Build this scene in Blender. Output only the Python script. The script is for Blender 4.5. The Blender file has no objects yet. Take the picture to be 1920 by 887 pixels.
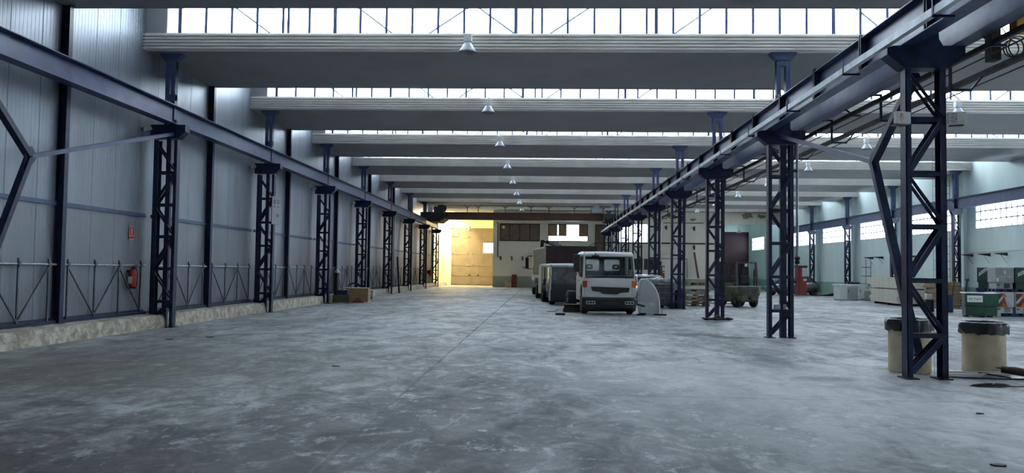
import bpy, bmesh, math, random
from mathutils import Vector, Matrix
random.seed(7)
S = bpy.context.scene
C = S.collection

# ------------------------------------------------------------------ camera
F, YAW, PITCH, ROLL = 1500.0, .0384, .0423, .0130
cam = bpy.data.cameras.new('camera')
cam.sensor_width = 36.0
cam.lens = 36.0 * F / 1920.0
cam.clip_start, cam.clip_end = 0.1, 600
co = bpy.data.objects.new('camera', cam)
C.objects.link(co)
co.matrix_world = (Matrix.Translation((0, 0, 1.6)) @ Matrix.Rotation(YAW, 4, 'Z')
                   @ Matrix.Rotation(math.pi / 2 + PITCH, 4, 'X') @ Matrix.Rotation(ROLL, 4, 'Z'))
S.camera = co

# ------------------------------------------------------------------ sky, exposure
W = bpy.data.worlds.new('overcast_sky')
W.use_nodes = True
bg = W.node_tree.nodes['Background']
bg.inputs['Color'].default_value = (0.82, 0.905, 1.0, 1)
bg.inputs['Strength'].default_value = 16.5
S.world = W
S.view_settings.view_transform = 'Standard'
S.view_settings.look = 'None'
S.view_settings.exposure = 0.20
S.view_settings.gamma = 1.0
S.view_settings.use_curve_mapping = False
S.cycles.use_denoising = True
S.cycles.max_bounces = 8
S.cycles.diffuse_bounces = 5
S.cycles.glossy_bounces = 3
S.cycles.transparent_max_bounces = 12
S.cycles.caustics_reflective = False
S.cycles.caustics_refractive = False
S.cycles.sample_clamp_indirect = 12

# added lamp for the warm glow by the tall doors; its source is unseen
al = bpy.data.lights.new('added_warm_glow', 'AREA')
al.shape = 'RECTANGLE'; al.size = 1.4; al.size_y = 4.0
al.energy = 1800; al.color = (1.0, .84, .50)
ao = bpy.data.objects.new('added_warm_glow', al); C.objects.link(ao)
ao.location = (-8.6, 79.3, 7.2); ao.rotation_euler = (0, .75, 0)

# ------------------------------------------------------------------ layout
YL, YR, BAY = 20.5, 20.25, 7.6          # front faces of the columns
XWL, XWR = -10.4, 22.6                    # inner faces of the side walls
YF = 20.2                                 # first visible fascia
ZS, ZF, ZR = 7.20, 7.65, 8.75             # soffit, fascia top, roof ridge
YE, YB, YB2 = 75.0, 83.0, 88.0            # end wall, back of the two recesses
Y0 = -10.2

# ------------------------------------------------------------------ materials
def nodes(name):
    m = bpy.data.materials.new(name); m.use_nodes = True
    nt = m.node_tree
    return m, nt, nt.nodes['Principled BSDF']
def mixc(nt, fac, a, b, mode='MIX'):
    n = nt.nodes.new('ShaderNodeMix'); n.data_type = 'RGBA'; n.blend_type = mode
    for sock, v in ((n.inputs[0], fac), (n.inputs[6], a), (n.inputs[7], b)):
        if hasattr(v, 'is_output'): nt.links.new(v, sock)
        elif isinstance(v, (int, float)): sock.default_value = v
        else: sock.default_value = (*v[:3], 1)
    return n.outputs[2]
def noise(nt, vec, scale, detail=4, rough=.55, dist=0):
    n = nt.nodes.new('ShaderNodeTexNoise')
    n.inputs['Scale'].default_value = scale; n.inputs['Detail'].default_value = detail
    n.inputs['Roughness'].default_value = rough; n.inputs['Distortion'].default_value = dist
    nt.links.new(vec, n.inputs['Vector'])
    return n.outputs['Fac']
def ramp(nt, f, lo, hi, a=0.0, b=1.0):
    n = nt.nodes.new('ShaderNodeMapRange'); n.clamp = True
    n.inputs[1].default_value = lo; n.inputs[2].default_value = hi
    n.inputs[3].default_value = a; n.inputs[4].default_value = b
    nt.links.new(f, n.inputs[0]); return n.outputs[0]
def coords(nt, scale=(1, 1, 1), world=False, loc=(0, 0, 0)):
    if world:
        t = nt.nodes.new('ShaderNodeNewGeometry').outputs['Position']
    else:
        t = nt.nodes.new('ShaderNodeTexCoord').outputs['Object']
    m = nt.nodes.new('ShaderNodeMapping')
    m.inputs['Scale'].default_value = scale; m.inputs['Location'].default_value = loc
    nt.links.new(t, m.inputs['Vector']); return m.outputs[0]
def math_(nt, op, a, b=None, c=None):
    n = nt.nodes.new('ShaderNodeMath'); n.operation = op
    for i, v in enumerate((a, b, c)):
        if v is None: continue
        if hasattr(v, 'is_output'): nt.links.new(v, n.inputs[i])
        else: n.inputs[i].default_value = v
    return n.outputs[0]
def bump(nt, bs, h, strength=.3, dist=.02):
    b = nt.nodes.new('ShaderNodeBump'); b.inputs['Strength'].default_value = strength
    b.inputs['Distance'].default_value = dist
    nt.links.new(h, b.inputs['Height']); nt.links.new(b.outputs[0], bs.inputs['Normal'])
def mat(name, col, rough=.6, metal=0.0, var=.15, scale=6.0, bmp=0.0, spec=None, stretch=(1, 1, 1), col2=None):
    m, nt, bs = nodes(name)
    v = coords(nt, stretch)
    f = ramp(nt, noise(nt, v, scale), .3, .7)
    d = col2 or tuple(c * (1 - var * 2) for c in col)
    l = tuple(min(1, c * (1 + var)) for c in col)
    nt.links.new(mixc(nt, f, l, d), bs.inputs['Base Color'])
    bs.inputs['Roughness'].default_value = rough; bs.inputs['Metallic'].default_value = metal
    if spec is not None: bs.inputs['Specular IOR Level'].default_value = spec
    if bmp: bump(nt, bs, noise(nt, v, scale * 4), bmp)
    return m
def emis(name, col, s):
    m, nt, bs = nodes(name)
    bs.inputs['Base Color'].default_value = (*col, 1)
    bs.inputs['Emission Color'].default_value = (*col, 1); bs.inputs['Emission Strength'].default_value = s
    v = coords(nt); f = ramp(nt, noise(nt, v, 3), .2, .8, s * .8, s * 1.2)
    nt.links.new(f, bs.inputs['Emission Strength'])
    return m
def glassm(name, tint=(1, 1, 1), gl=.08, rough=.05):
    m = bpy.data.materials.new(name); m.use_nodes = True; nt = m.node_tree; nt.nodes.clear()
    o = nt.nodes.new('ShaderNodeOutputMaterial'); mx = nt.nodes.new('ShaderNodeMixShader')
    t = nt.nodes.new('ShaderNodeBsdfTransparent'); g = nt.nodes.new('ShaderNodeBsdfGlossy')
    t.inputs[0].default_value = (*tint, 1); g.inputs['Roughness'].default_value = rough
    v = coords(nt); f = ramp(nt, noise(nt, v, 2), .3, .7, gl * .7, gl * 1.3)
    nt.links.new(f, mx.inputs[0]); nt.links.new(t.outputs[0], mx.inputs[1]); nt.links.new(g.outputs[0], mx.inputs[2])
    nt.links.new(mx.outputs[0], o.inputs[0]); return m

M = {}
M['navy'] = mat('navy_paint', (.015, .027, .068), .42, 0, .18, 5, .05, .3, col2=(.008, .013, .032))
M['navy2'] = mat('navy_paint_beam', (.045, .072, .175), .36, .05, .15, 2.5, .05, .4, col2=(.03, .048, .115))
M['blue'] = mat('blue_steel_paint', (.04, .065, .16), .45, 0, .15, 5)
M['galv'] = mat('galvanised_steel', (.34, .36, .38), .45, .5, .15, 8)
M['darksteel'] = mat('dark_bare_steel', (.11, .12, .14), .5, .3, .2, 8)
M['lightduct'] = mat('pale_conduit', (.56, .61, .66), .5, .2, .12, 4)
M['soffit'] = mat('soffit_concrete', (.33, .325, .33), .85, 0, .06, .6, .1)
M['fascia'] = mat('fascia_metal', (.86, .84, .79), .5, .15, .06, 1.2)
M['roof'] = mat('roof_sheet', (.88, .89, .90), .7, 0, .06, 1)
M['black'] = mat('black_plastic', (.018, .019, .021), .45, 0, .2, 8)
M['rubber'] = mat('tyre_rubber', (.02, .02, .02), .8, 0, .2, 10, .1)
M['iron'] = mat('dirty_iron', (.05, .045, .04), .7, .3, .3, 8, .2)
M['white'] = mat('white_paint', (.72, .73, .74), .35, 0, .04, 2)
M['cream'] = mat('cream_wall', (.60, .565, .47), .85, 0, .05, .7, .05)
M['creampanel'] = mat('cream_panel', (.70, .67, .55), .7, 0, .10, 3)
M['brownpaint'] = mat('brown_crane_paint', (.12, .055, .035), .5, .1, .15, 1.5)
M['maroon'] = mat('maroon_container', (.048, .018, .026), .55, 0, .12, 2)
M['brownsh'] = mat('brown_shutter', (.20, .15, .115), .7, 0, .15, 2)
M['tan'] = mat('tan_door', (.25, .20, .14), .55, .1, .08, 1.2)
M['red'] = mat('red_enamel', (.42, .018, .022), .35, 0, .1, 5)
M['cabred'] = mat('cabinet_red', (.23, .02, .02), .4, 0, .1, 5)
M['redbrown'] = mat('faded_red', (.22, .05, .035), .7, 0, .2, 6)
M['orange'] = mat('orange_lens', (.85, .16, .02), .25, 0, .1, 20)
M['orangedk'] = mat('dark_orange_lens', (.42, .07, .03), .25, 0, .1, 20)
M['lens'] = mat('clear_lens', (.55, .57, .6), .2, .3, .3, 25)
M['olive'] = mat('olive_forklift', (.095, .10, .055), .55, 0, .2, 4, .1)
M['wood'] = mat('raw_wood', (.40, .27, .15), .8, 0, .2, 4, .1, stretch=(1, 6, 6))
M['ply'] = mat('pale_wood', (.62, .46, .30), .8, 0, .12, 4, .1)
M['pallet'] = mat('grey_pallet_wood', (.36, .32, .25), .85, 0, .25, 5, .2)
M['cardboard'] = mat('brown_cardboard', (.30, .21, .13), .85, 0, .12, 5)
M['bin'] = mat('beige_bin', (.62, .53, .36), .6, 0, .12, 3, col2=(.46, .39, .27))
M['bag'] = mat('black_bag', (.016, .017, .02), .32, 0, .2, 9, .25)
M['greentub'] = mat('green_tub', (.020, .075, .05), .5, 0, .12, 3)
M['darkgreen'] = mat('dark_green_box', (.03, .065, .055), .55, 0, .12, 3)
M['greybox'] = mat('grey_box', (.30, .31, .31), .6, 0, .08, 3)
M['bluepallet'] = mat('blue_pallet', (.02, .05, .12), .6, 0, .2, 6)
M['board'] = mat('white_board', (.92, .93, .92), .5, 0, .03, 3)
M['whitish'] = mat('whitish_board', (.62, .63, .62), .6, 0, .05, 3)
M['yellow'] = mat('yellow_hoist', (.75, .38, .03), .45, 0, .1, 3)
M['silver'] = mat('silver_car_paint', (.42, .44, .47), .25, .4, .05, 2)
M['graycar'] = mat('dark_grey_car_paint', (.10, .11, .12), .25, .4, .05, 2)
M['greyplastic'] = mat('grey_tank', (.16, .17, .19), .5, 0, .2, 5)
M['bagwhite'] = mat('pale_plastic_film', (.60, .66, .68), .3, 0, .1, 8, .6)
M['fairing'] = mat('fairing_grey', (.56, .58, .60), .4, 0, .05, 2)
def hazy(name, col, f):
    m = bpy.data.materials.new(name); m.use_nodes = True; nt = m.node_tree; nt.nodes.clear()
    o = nt.nodes.new('ShaderNodeOutputMaterial'); mx = nt.nodes.new('ShaderNodeMixShader')
    t = nt.nodes.new('ShaderNodeBsdfTransparent'); g = nt.nodes.new('ShaderNodeBsdfTranslucent'); d = nt.nodes.new('ShaderNodeBsdfDiffuse'); m2 = nt.nodes.new('ShaderNodeMixShader')
    g.inputs[0].default_value = (*col, 1); d.inputs[0].default_value = (*col, 1)
    nt.links.new(ramp(nt, noise(nt, coords(nt), 3), .3, .7, f * .8, f * 1.2), mx.inputs[0])
    nt.links.new(d.outputs[0], m2.inputs[1]); nt.links.new(g.outputs[0], m2.inputs[2])
    nt.links.new(t.outputs[0], mx.inputs[1]); nt.links.new(m2.outputs[0], mx.inputs[2]); nt.links.new(mx.outputs[0], o.inputs[0]); return m
M['haze'] = hazy('whitened_rear_glass', (.75, .78, .78), .6)  # whitish haze mixed into the glass so the rear windows look bright
M['fadedred'] = mat('faint_red_paint', (.62, .44, .38), .9, 0, .1, 3)
M['glass'] = glassm('clear_glass', (.93, .96, .97), .06)
M['shield'] = glassm('windscreen_glass', (.74, .80, .80), .08)
M['darkglass'] = mat('dark_glass', (.02, .025, .03), .12, 0, .2, 3, spec=.8)
M['seat'] = mat('seat_fabric', (.03, .032, .035), .9, 0, .2, 10)
M['warm'] = emis('added_glow_sheet', (1.0, .74, .36), 6)  # added glowing sheet for the warm recess, used on no object
M['frosted'] = emis('lit_window_film', (.93, .96, 1.0), 2.5)
M['peel'] = mat('peeled_paint', (.33, .27, .18), .9, 0, .2, 6)
M['ink'] = mat('ink_dark', (.05, .05, .055), .7)
M['palegreen'] = None

def wall_band(name, col, band, zb):
    m, nt, bs = nodes(name)
    g = nt.nodes.new('ShaderNodeNewGeometry').outputs['Position']
    s = nt.nodes.new('ShaderNodeSeparateXYZ'); nt.links.new(g, s.inputs[0])
    st = coords(nt, (.8, .8, .25), True)
    f = ramp(nt, noise(nt, st, 1.6, 5), .3, .75)
    top = mixc(nt, f, col, tuple(c * .86 for c in col))
    bot = mixc(nt, f, band, tuple(c * .8 for c in band))
    lt = ramp(nt, s.outputs[2], zb - .01, zb + .01)
    nt.links.new(mixc(nt, lt, bot, top), bs.inputs['Base Color'])
    bs.inputs['Roughness'].default_value = .75
    bump(nt, bs, noise(nt, coords(nt, (1, 1, 1), True), 30), .1)
    return m
M['endwall'] = wall_band('cream_wall_green_band', (.80, .77, .67), (.34, .38, .30), 1.05)
M['palegreen'] = wall_band('pale_green_wall', (.66, .775, .755), (.27, .44, .37), 1.02)
M['warmwall'] = wall_band('yellowish_wall', (.74, .69, .50), (.6, .5, .3), 0.0)

def wall_metal():
    m, nt, bs = nodes('grey_ribbed_sheet')
    g = nt.nodes.new('ShaderNodeNewGeometry').outputs['Position']
    s = nt.nodes.new('ShaderNodeSeparateXYZ'); nt.links.new(g, s.inputs[0])
    y = s.outputs[1]; z = s.outputs[2]
    seam = math_(nt, 'ABSOLUTE', math_(nt, 'SUBTRACT', math_(nt, 'FRACT', math_(nt, 'DIVIDE', y, 1.0)), .5))
    seamf = ramp(nt, seam, .478, .496)
    rib = math_(nt, 'ABSOLUTE', math_(nt, 'SUBTRACT', math_(nt, 'FRACT', math_(nt, 'DIVIDE', y, .125)), .5))
    ribf = ramp(nt, rib, .36, .48)
    up = ramp(nt, z, 4.6, 4.7)
    streak = ramp(nt, noise(nt, coords(nt, (.9, .9, .22), True), 1.4, 6, .55), .35, .70)
    rust = ramp(nt, noise(nt, coords(nt, (5, 5, .35), True, (3, 1, 0)), 1.2, 5, .65), .56, .8)
    c = mixc(nt, streak, (.25, .285, .335), (.165, .187, .222))
    low = ramp(nt, z, 2.95, 2.90, 0, .55)
    c = mixc(nt, low, c, (.20, .20, .215))
    c = mixc(nt, math_(nt, 'MULTIPLY', rust, .5), c, (.22, .165, .13))
    c = mixc(nt, math_(nt, 'MULTIPLY', ribf, math_(nt, 'MULTIPLY', up, .30)), c, (.13, .15, .17))
    c = mixc(nt, math_(nt, 'MULTIPLY', seamf, .75), c, (.08, .095, .115))
    nt.links.new(c, bs.inputs['Base Color'])
    bs.inputs['Roughness'].default_value = .38; bs.inputs['Metallic'].default_value = .25
    h = math_(nt, 'ADD', math_(nt, 'MULTIPLY', ribf, -.5), math_(nt, 'MULTIPLY', seamf, -1.0))
    bump(nt, bs, h, .5, .012)
    return m
M['wallmetal'] = wall_metal()

def floor_mat():
    m, nt, bs = nodes('worn_concrete_floor')
    g = nt.nodes.new('ShaderNodeNewGeometry').outputs['Position']
    s = nt.nodes.new('ShaderNodeSeparateXYZ'); nt.links.new(g, s.inputs[0])
    x, y = s.outputs[0], s.outputs[1]
    big = ramp(nt, noise(nt, coords(nt, (.55, .28, 1), True, (4.3, 2, 0)), .55, 5, .6, .6), .42, .60)
    mid = ramp(nt, noise(nt, coords(nt, (1, .55, 1), True), 1.5, 8, .7, .8), .42, .62)
    fine = ramp(nt, noise(nt, coords(nt, (1, 1, 1), True), 9, 9, .75, .4), .35, .7)
    grain = noise(nt, coords(nt, (1, 1, 1), True), 70, 3, .7)
    c = mixc(nt, big, (.565, .58, .585), (.30, .305, .30))
    c = mixc(nt, math_(nt, 'MULTIPLY', mid, .66), c, (.10, .107, .115))
    c = mixc(nt, math_(nt, 'MULTIPLY', fine, .5), c, (.10, .105, .11))
    # pale scuffed cement flakes
    fl = ramp(nt, noise(nt, coords(nt, (1, .6, 1), True, (9, 9, 0)), 3.0, 11, .8, .15), .55, .61)
    c = mixc(nt, math_(nt, 'MULTIPLY', fl, .65), c, (.58, .61, .63))
    c = mixc(nt, ramp(nt, grain, .3, .8, 0, .25), c, (.12, .12, .12))
    wob = math_(nt, 'MULTIPLY', math_(nt, 'SUBTRACT', noise(nt, coords(nt, (1, .7, 1), True), 1.6, 10, .72, .8), .5), 3.6)
    def spot(cx, cy, rx, ry, col, amt, soft=.5):
        nonlocal c
        a = math_(nt, 'DIVIDE', math_(nt, 'SUBTRACT', x, cx), rx)
        b = math_(nt, 'DIVIDE', math_(nt, 'SUBTRACT', y, cy), ry)
        d = math_(nt, 'ADD', math_(nt, 'SQRT', math_(nt, 'ADD', math_(nt, 'MULTIPLY', a, a), math_(nt, 'MULTIPLY', b, b))), wob)
        f = ramp(nt, d, 1 + soft * .6, 1 - soft * .8, 0, amt)
        c = mixc(nt, f, c, col)
    dk = (.045, .05, .060)
    # broad darker patches on the near floor, the left side and under the truck
    spot(-.4, 9.2, 2.4, 3.7, dk, .94, .5)
    spot(1.0, 5.6, 5.5, 1.9, (.12, .125, .13), .6, .7)
    spot(-4.4, 5.4, 5.0, 3.1, (.045, .046, .048), .92, .6)
    spot(-7.5, 11.5, 3.0, 3.0, (.14, .135, .12), .6, .8)
    spot(.3, 6.4, 1.2, 1.6, dk, .4, .6)
    spot(-1.0, 15.5, 2.0, 3.0, dk, .5, .6)
    spot(-6.5, 13, 3.5, 5, (.125, .12, .11), .6, .7)
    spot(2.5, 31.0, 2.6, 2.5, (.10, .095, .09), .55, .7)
    for (a, b, rx, ry, am) in ((4.05, 20.9, .75, .5, .97), (4.62, 20.2, .6, .32, .92), (4.35, 12.5, .55, .32, .92), (4.15, 14.6, .5, .8, .45),
                               (8.9, 21.8, 2.2, .9, .5), (3.35, 7.4, .5, 1.1, .55), (2.6, 10.5, .3, 2.2, .4), (-3.3, 7.3, .5, .25, .7),
                               (1.5, 17.6, .8, .3, .4), (4.3, 16.5, .35, 1.6, .4), (6.0, 27.3, .9, .8, .5), (-5.6, 9.1, .6, .2, .6), (6.8, 31, .9, .6, .5)):
        spot(a, b, rx, ry, (.055, .058, .062), am, .45)
    spot(3.2, 11.5, 2.8, 3.4, (.50, .515, .52), .5, .8)
    spot(5.5, 8.0, 2.5, 2.0, (.46, .475, .48), .4, .8)
    fl2 = ramp(nt, noise(nt, coords(nt, (1, .7, 1), True, (3, 7, 0)), 2.6, 12, .82, .15), .56, .61)
    c = mixc(nt, math_(nt, 'MULTIPLY', fl2, .42), c, (.50, .53, .56))
    # saw-cut slab joints
    wj = math_(nt, 'MULTIPLY', math_(nt, 'SUBTRACT', noise(nt, coords(nt, (1, 1, 1), True), 3, 4), .5), .05)
    jx = math_(nt, 'ABSOLUTE', math_(nt, 'SUBTRACT', math_(nt, 'FRACT', math_(nt, 'DIVIDE', math_(nt, 'ADD', math_(nt, 'ADD', x, wj), 1.78 + 6.2 + 124), 12.4)), .5))
    jy = math_(nt, 'ABSOLUTE', math_(nt, 'SUBTRACT', math_(nt, 'FRACT', math_(nt, 'DIVIDE', math_(nt, 'ADD', math_(nt, 'ADD', y, wj), -10.45 + 2.7 + 54), 5.4)), .5))
    jf = math_(nt, 'MAXIMUM', ramp(nt, jx, .0028, .0010), math_(nt, 'MULTIPLY', ramp(nt, jy, .006, .002), .6))
    jf = math_(nt, 'MULTIPLY', jf, ramp(nt, noise(nt, coords(nt, (1, 1, 1), True), 1.1, 5), .35, .55, .35, .9))
    c = mixc(nt, jf, c, (.05, .052, .055))
    nt.links.new(c, bs.inputs['Base Color'])
    r = ramp(nt, math_(nt, 'ADD', math_(nt, 'MULTIPLY', fine, .5), math_(nt, 'MULTIPLY', mid, .5)), 0, 1, .46, .80)
    nt.links.new(r, bs.inputs['Roughness'])
    bs.inputs['Specular IOR Level'].default_value = .14
    h = math_(nt, 'SUBTRACT', math_(nt, 'MULTIPLY', noise(nt, coords(nt, (1, .6, 1), True), 5, 9, .7), .6), jf)
    bump(nt, bs, h, .35, .012)
    return m
M['floor'] = floor_mat()

def curb_mat():
    m, nt, bs = nodes('crumbling_curb')
    a = ramp(nt, noise(nt, coords(nt, (1, 1, 1), True), 5, 8, .75, .5), .42, .58)
    b = ramp(nt, noise(nt, coords(nt, (1, 1, 1), True, (5, 5, 5)), 2.0, 6, .7), .45, .65)
    c = mixc(nt, a, (.64, .60, .52), (.33, .28, .21))
    c = mixc(nt, math_(nt, 'MULTIPLY', b, .6), c, (.24, .19, .14))
    nt.links.new(c, bs.inputs['Base Color']); bs.inputs['Roughness'].default_value = .9
    bump(nt, bs, noise(nt, coords(nt, (1, 1, 1), True), 9, 8, .75), .8, .03)
    return m
M['curb'] = curb_mat()

# ------------------------------------------------------------------ mesh collector
class MB:
    def __init__(s): s.v = []; s.f = []; s.mi = []; s.sm = []
    def add(s, vs, fs, mi=0, smooth=False):
        o = len(s.v); s.v += [tuple(v) for v in vs]
        for f in fs: s.f.append(tuple(i + o for i in f)); s.mi.append(mi); s.sm.append(smooth)
        return s
    def box(s, a, b, mi=0, bev=0):
        x0, x1 = sorted((a[0], b[0])); y0, y1 = sorted((a[1], b[1])); z0, z1 = sorted((a[2], b[2]))
        if bev:
            bm = bmesh.new()
            bmesh.ops.create_cube(bm, size=1)
            for v in bm.verts:
                v.co = Vector(((x0 + x1) / 2 + v.co.x * (x1 - x0), (y0 + y1) / 2 + v.co.y * (y1 - y0), (z0 + z1) / 2 + v.co.z * (z1 - z0)))
            bmesh.ops.bevel(bm, geom=bm.edges[:], offset=bev, segments=2, affect='EDGES', profile=.5)
            s.bm(bm, mi); return s
        vs = [(x, y, z) for z in (z0, z1) for y in (y0, y1) for x in (x0, x1)]
        return s.add(vs, [(0, 2, 3, 1), (4, 5, 7, 6), (0, 1, 5, 4), (2, 6, 7, 3), (0, 4, 6, 2), (1, 3, 7, 5)], mi)
    def bm(s, bm, mi=0, smooth=False):
        bm.verts.ensure_lookup_table()
        for i, v in enumerate(bm.verts): v.index = i
        s.add([v.co[:] for v in bm.verts], [tuple(v.index for v in f.verts) for f in bm.faces], mi, smooth); bm.free(); return s
    def bar(s, p, q, w, h=None, mi=0, up=(0, 0, 1)):
        p = Vector(p); q = Vector(q); h = h or w
        d = (q - p).normalized(); u = Vector(up)
        if abs(d.dot(u)) > .98: u = Vector((0, 1, 0))
        a = d.cross(u).normalized() * w / 2; b = a.cross(d).normalized() * h / 2
        vs = [r + sa * a + sb * b for r in (p, q) for sa, sb in ((-1, -1), (1, -1), (1, 1), (-1, 1))]
        return s.add(vs, [(0, 1, 2, 3), (7, 6, 5, 4), (0, 4, 5, 1), (1, 5, 6, 2), (2, 6, 7, 3), (3, 7, 4, 0)], mi)
    def tube(s, pts, r, n=8, mi=0, caps=True):
        pts = [Vector(p) for p in pts]; rs = r if isinstance(r, (list, tuple)) else [r] * len(pts)
        rings = []; prev = None
        for i, p in enumerate(pts):
            d = (pts[min(i + 1, len(pts) - 1)] - pts[max(i - 1, 0)]).normalized()
            u = prev if prev is not None and abs(d.dot(prev)) < .95 else (Vector((0, 0, 1)) if abs(d.z) < .9 else Vector((1, 0, 0)))
            a = d.cross(u).normalized(); b = a.cross(d).normalized(); prev = b
            rings.append([p + rs[i] * (math.cos(t) * a + math.sin(t) * b) for t in [2 * math.pi * k / n for k in range(n)]])
        vs = [v for R in rings for v in R]; fs = []
        for i in range(len(pts) - 1):
            for k in range(n):
                k2 = (k + 1) % n; fs.append((i * n + k, i * n + k2, (i + 1) * n + k2, (i + 1) * n + k))
        s.add(vs, fs, mi, True)
        if caps:
            s.add(rings[0], [tuple(range(n))], mi); s.add(rings[-1], [tuple(reversed(range(n)))], mi)
        return s
    def prism(s, poly, lo, hi, axis='y', mi=0, bev=0):
        def P(a, b, t):
            return {'y': (a, t, b), 'x': (t, a, b), 'z': (a, b, t)}[axis]
        n = len(poly)
        vs = [P(a, b, lo) for a, b in poly] + [P(a, b, hi) for a, b in poly]
        fs = [tuple(range(n)), tuple(reversed(range(n, 2 * n)))] + [(i, i + n, (i + 1) % n + n, (i + 1) % n) for i in range(n)]
        if bev:
            bm = bmesh.new(); bv = [bm.verts.new(v) for v in vs]
            for f in fs: bm.faces.new([bv[i] for i in f])
            bmesh.ops.recalc_face_normals(bm, faces=bm.faces)
            bmesh.ops.bevel(bm, geom=bm.edges[:], offset=bev, segments=2, affect='EDGES', profile=.5)
            return s.bm(bm, mi)
        return s.add(vs, fs, mi)
    def lathe(s, prof, c=(0, 0, 0), n=24, mi=0, axis='z', smooth=True, caps=True):
        vs = []; fs = []
        for r, h in prof:
            for k in range(n):
                t = 2 * math.pi * k / n; a, b = r * math.cos(t), r * math.sin(t)
                p = {'z': (a, b, h), 'x': (h, a, b), 'y': (a, h, b)}[axis]
                vs.append((p[0] + c[0], p[1] + c[1], p[2] + c[2]))
        for i in range(len(prof) - 1):
            for k in range(n):
                k2 = (k + 1) % n; fs.append((i * n + k, i * n + k2, (i + 1) * n + k2, (i + 1) * n + k))
        s.add(vs, fs, mi, smooth)
        if caps:
            for i in (0, len(prof) - 1):
                if prof[i][0] > 1e-4: s.add(vs[i * n:(i + 1) * n], [tuple(range(n))], mi)
        return s
    def loft(s, rings, mi=0, smooth=False, caps=True):
        n = len(rings[0]); vs = [v for R in rings for v in R]; fs = []
        for i in range(len(rings) - 1):
            for k in range(n):
                k2 = (k + 1) % n; fs.append((i * n + k, i * n + k2, (i + 1) * n + k2, (i + 1) * n + k))
        s.add(vs, fs, mi, smooth)
        if caps: s.add(rings[0], [tuple(range(n))], mi); s.add(rings[-1], [tuple(reversed(range(n)))], mi)
        return s
    def build(s, name, mats, parent=None, loc=(0, 0, 0), rot=(0, 0, 0)):
        me = bpy.data.meshes.new(name); me.from_pydata(s.v, [], s.f)
        mats = mats if isinstance(mats, (list, tuple)) else [mats]
        for m in mats: me.materials.append(M[m] if isinstance(m, str) else m)
        me.polygons.foreach_set('material_index', s.mi); me.polygons.foreach_set('use_smooth', s.sm)
        bm = bmesh.new(); bm.from_mesh(me); bmesh.ops.recalc_face_normals(bm, faces=bm.faces); bm.to_mesh(me); bm.free()
        me.update()
        o = bpy.data.objects.new(name, me); C.objects.link(o)
        o.location = loc; o.rotation_euler = rot
        if parent: o.parent = parent
        return o

def tag(o, label, cat, group=None, kind=None):
    if label: o['label'] = label
    if cat: o['category'] = cat
    if group: o['group'] = group
    if kind: o['kind'] = kind
    return o
def thing(name, label, cat, loc=(0, 0, 0), rz=0, group=None):
    o = bpy.data.objects.new(name, None); C.objects.link(o); o.empty_display_size = .2
    o.location = loc; o.rotation_euler = (0, 0, rz)
    return tag(o, label, cat, group)
KIDS = {}
def copy_tree(o, parent=None, **kw):
    c = o.copy(); C.objects.link(c)
    if parent: c.parent = parent
    for ch in [x for x in bpy.data.objects if x.parent == o]: copy_tree(ch, c)
    return c
def copy_thing(o, label, loc, rz=None, group=None):
    c = copy_tree(o); c.location = loc
    if rz is not None: c.rotation_euler = (0, 0, rz)
    c['label'] = label
    if group: c['group'] = group
    return c
def struct(o): o['kind'] = 'structure'; return o
def text(s, size, name, m, parent, loc, rot, align='CENTER', ext=.002, shear=0, sx=1.0):
    cu = bpy.data.curves.new('writing', 'FONT'); cu.body = s; cu.size = size; cu.align_x = align; cu.align_y = 'CENTER'; cu.extrude = ext; cu.shear = shear
    t = bpy.data.objects.new('writing', cu); C.objects.link(t); bpy.context.view_layer.update()
    me = bpy.data.meshes.new_from_object(t.evaluated_get(bpy.context.evaluated_depsgraph_get()))
    C.objects.unlink(t); bpy.data.objects.remove(t)
    me.materials.clear(); me.materials.append(M[m])
    o = bpy.data.objects.new(name, me); C.objects.link(o); o.location = loc; o.rotation_euler = rot; o.scale = (sx, 1, 1)
    if parent: o.parent = parent
    return o
ORD = ['first', 'second', 'third', 'fourth', 'fifth', 'sixth', 'seventh', 'eighth', 'ninth', 'tenth', 'eleventh', 'twelfth', 'thirteenth', 'fourteenth', 'fifteenth', 'sixteenth', 'seventeenth', 'eighteenth', 'nineteenth', 'twentieth']

# ================================================================== SETTING
b = MB(); b.box((XWL - 1, Y0 - 1, -.3), (XWR + 1, YB2 + 2, 0)); struct(b.build('floor', 'floor'))
b = MB(); b.box((XWL - .25, Y0, 0), (XWL, YB, 9.0)); struct(b.build('wall_left', 'wallmetal'))
b = MB(); b.box((XWL - .25, Y0 - .25, 0), (XWR + .25, Y0, 9.0)); struct(b.build('wall_behind', 'cream'))
# crumbling curb under the metal wall
rc = random.Random(3)
for i in range(11):
    b = MB(); y0 = 1.5 + i * BAY + (-2.6); y1 = y0 + BAY - .03
    n = 24; rings = []
    for k in range(n + 1):
        y = y0 + (y1 - y0) * k / n; j = lambda a: rc.uniform(-a, a)
        rings.append([(XWL, y, 0), (XWL + .60 + j(.02), y, 0), (XWL + .59 + j(.02), y, .16 + j(.01)), (XWL + .55 + j(.02), y, .33 + j(.012)), (XWL, y, .35)])
    b.loft(rings); struct(b.build('baseboard_left', 'curb'))
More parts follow.
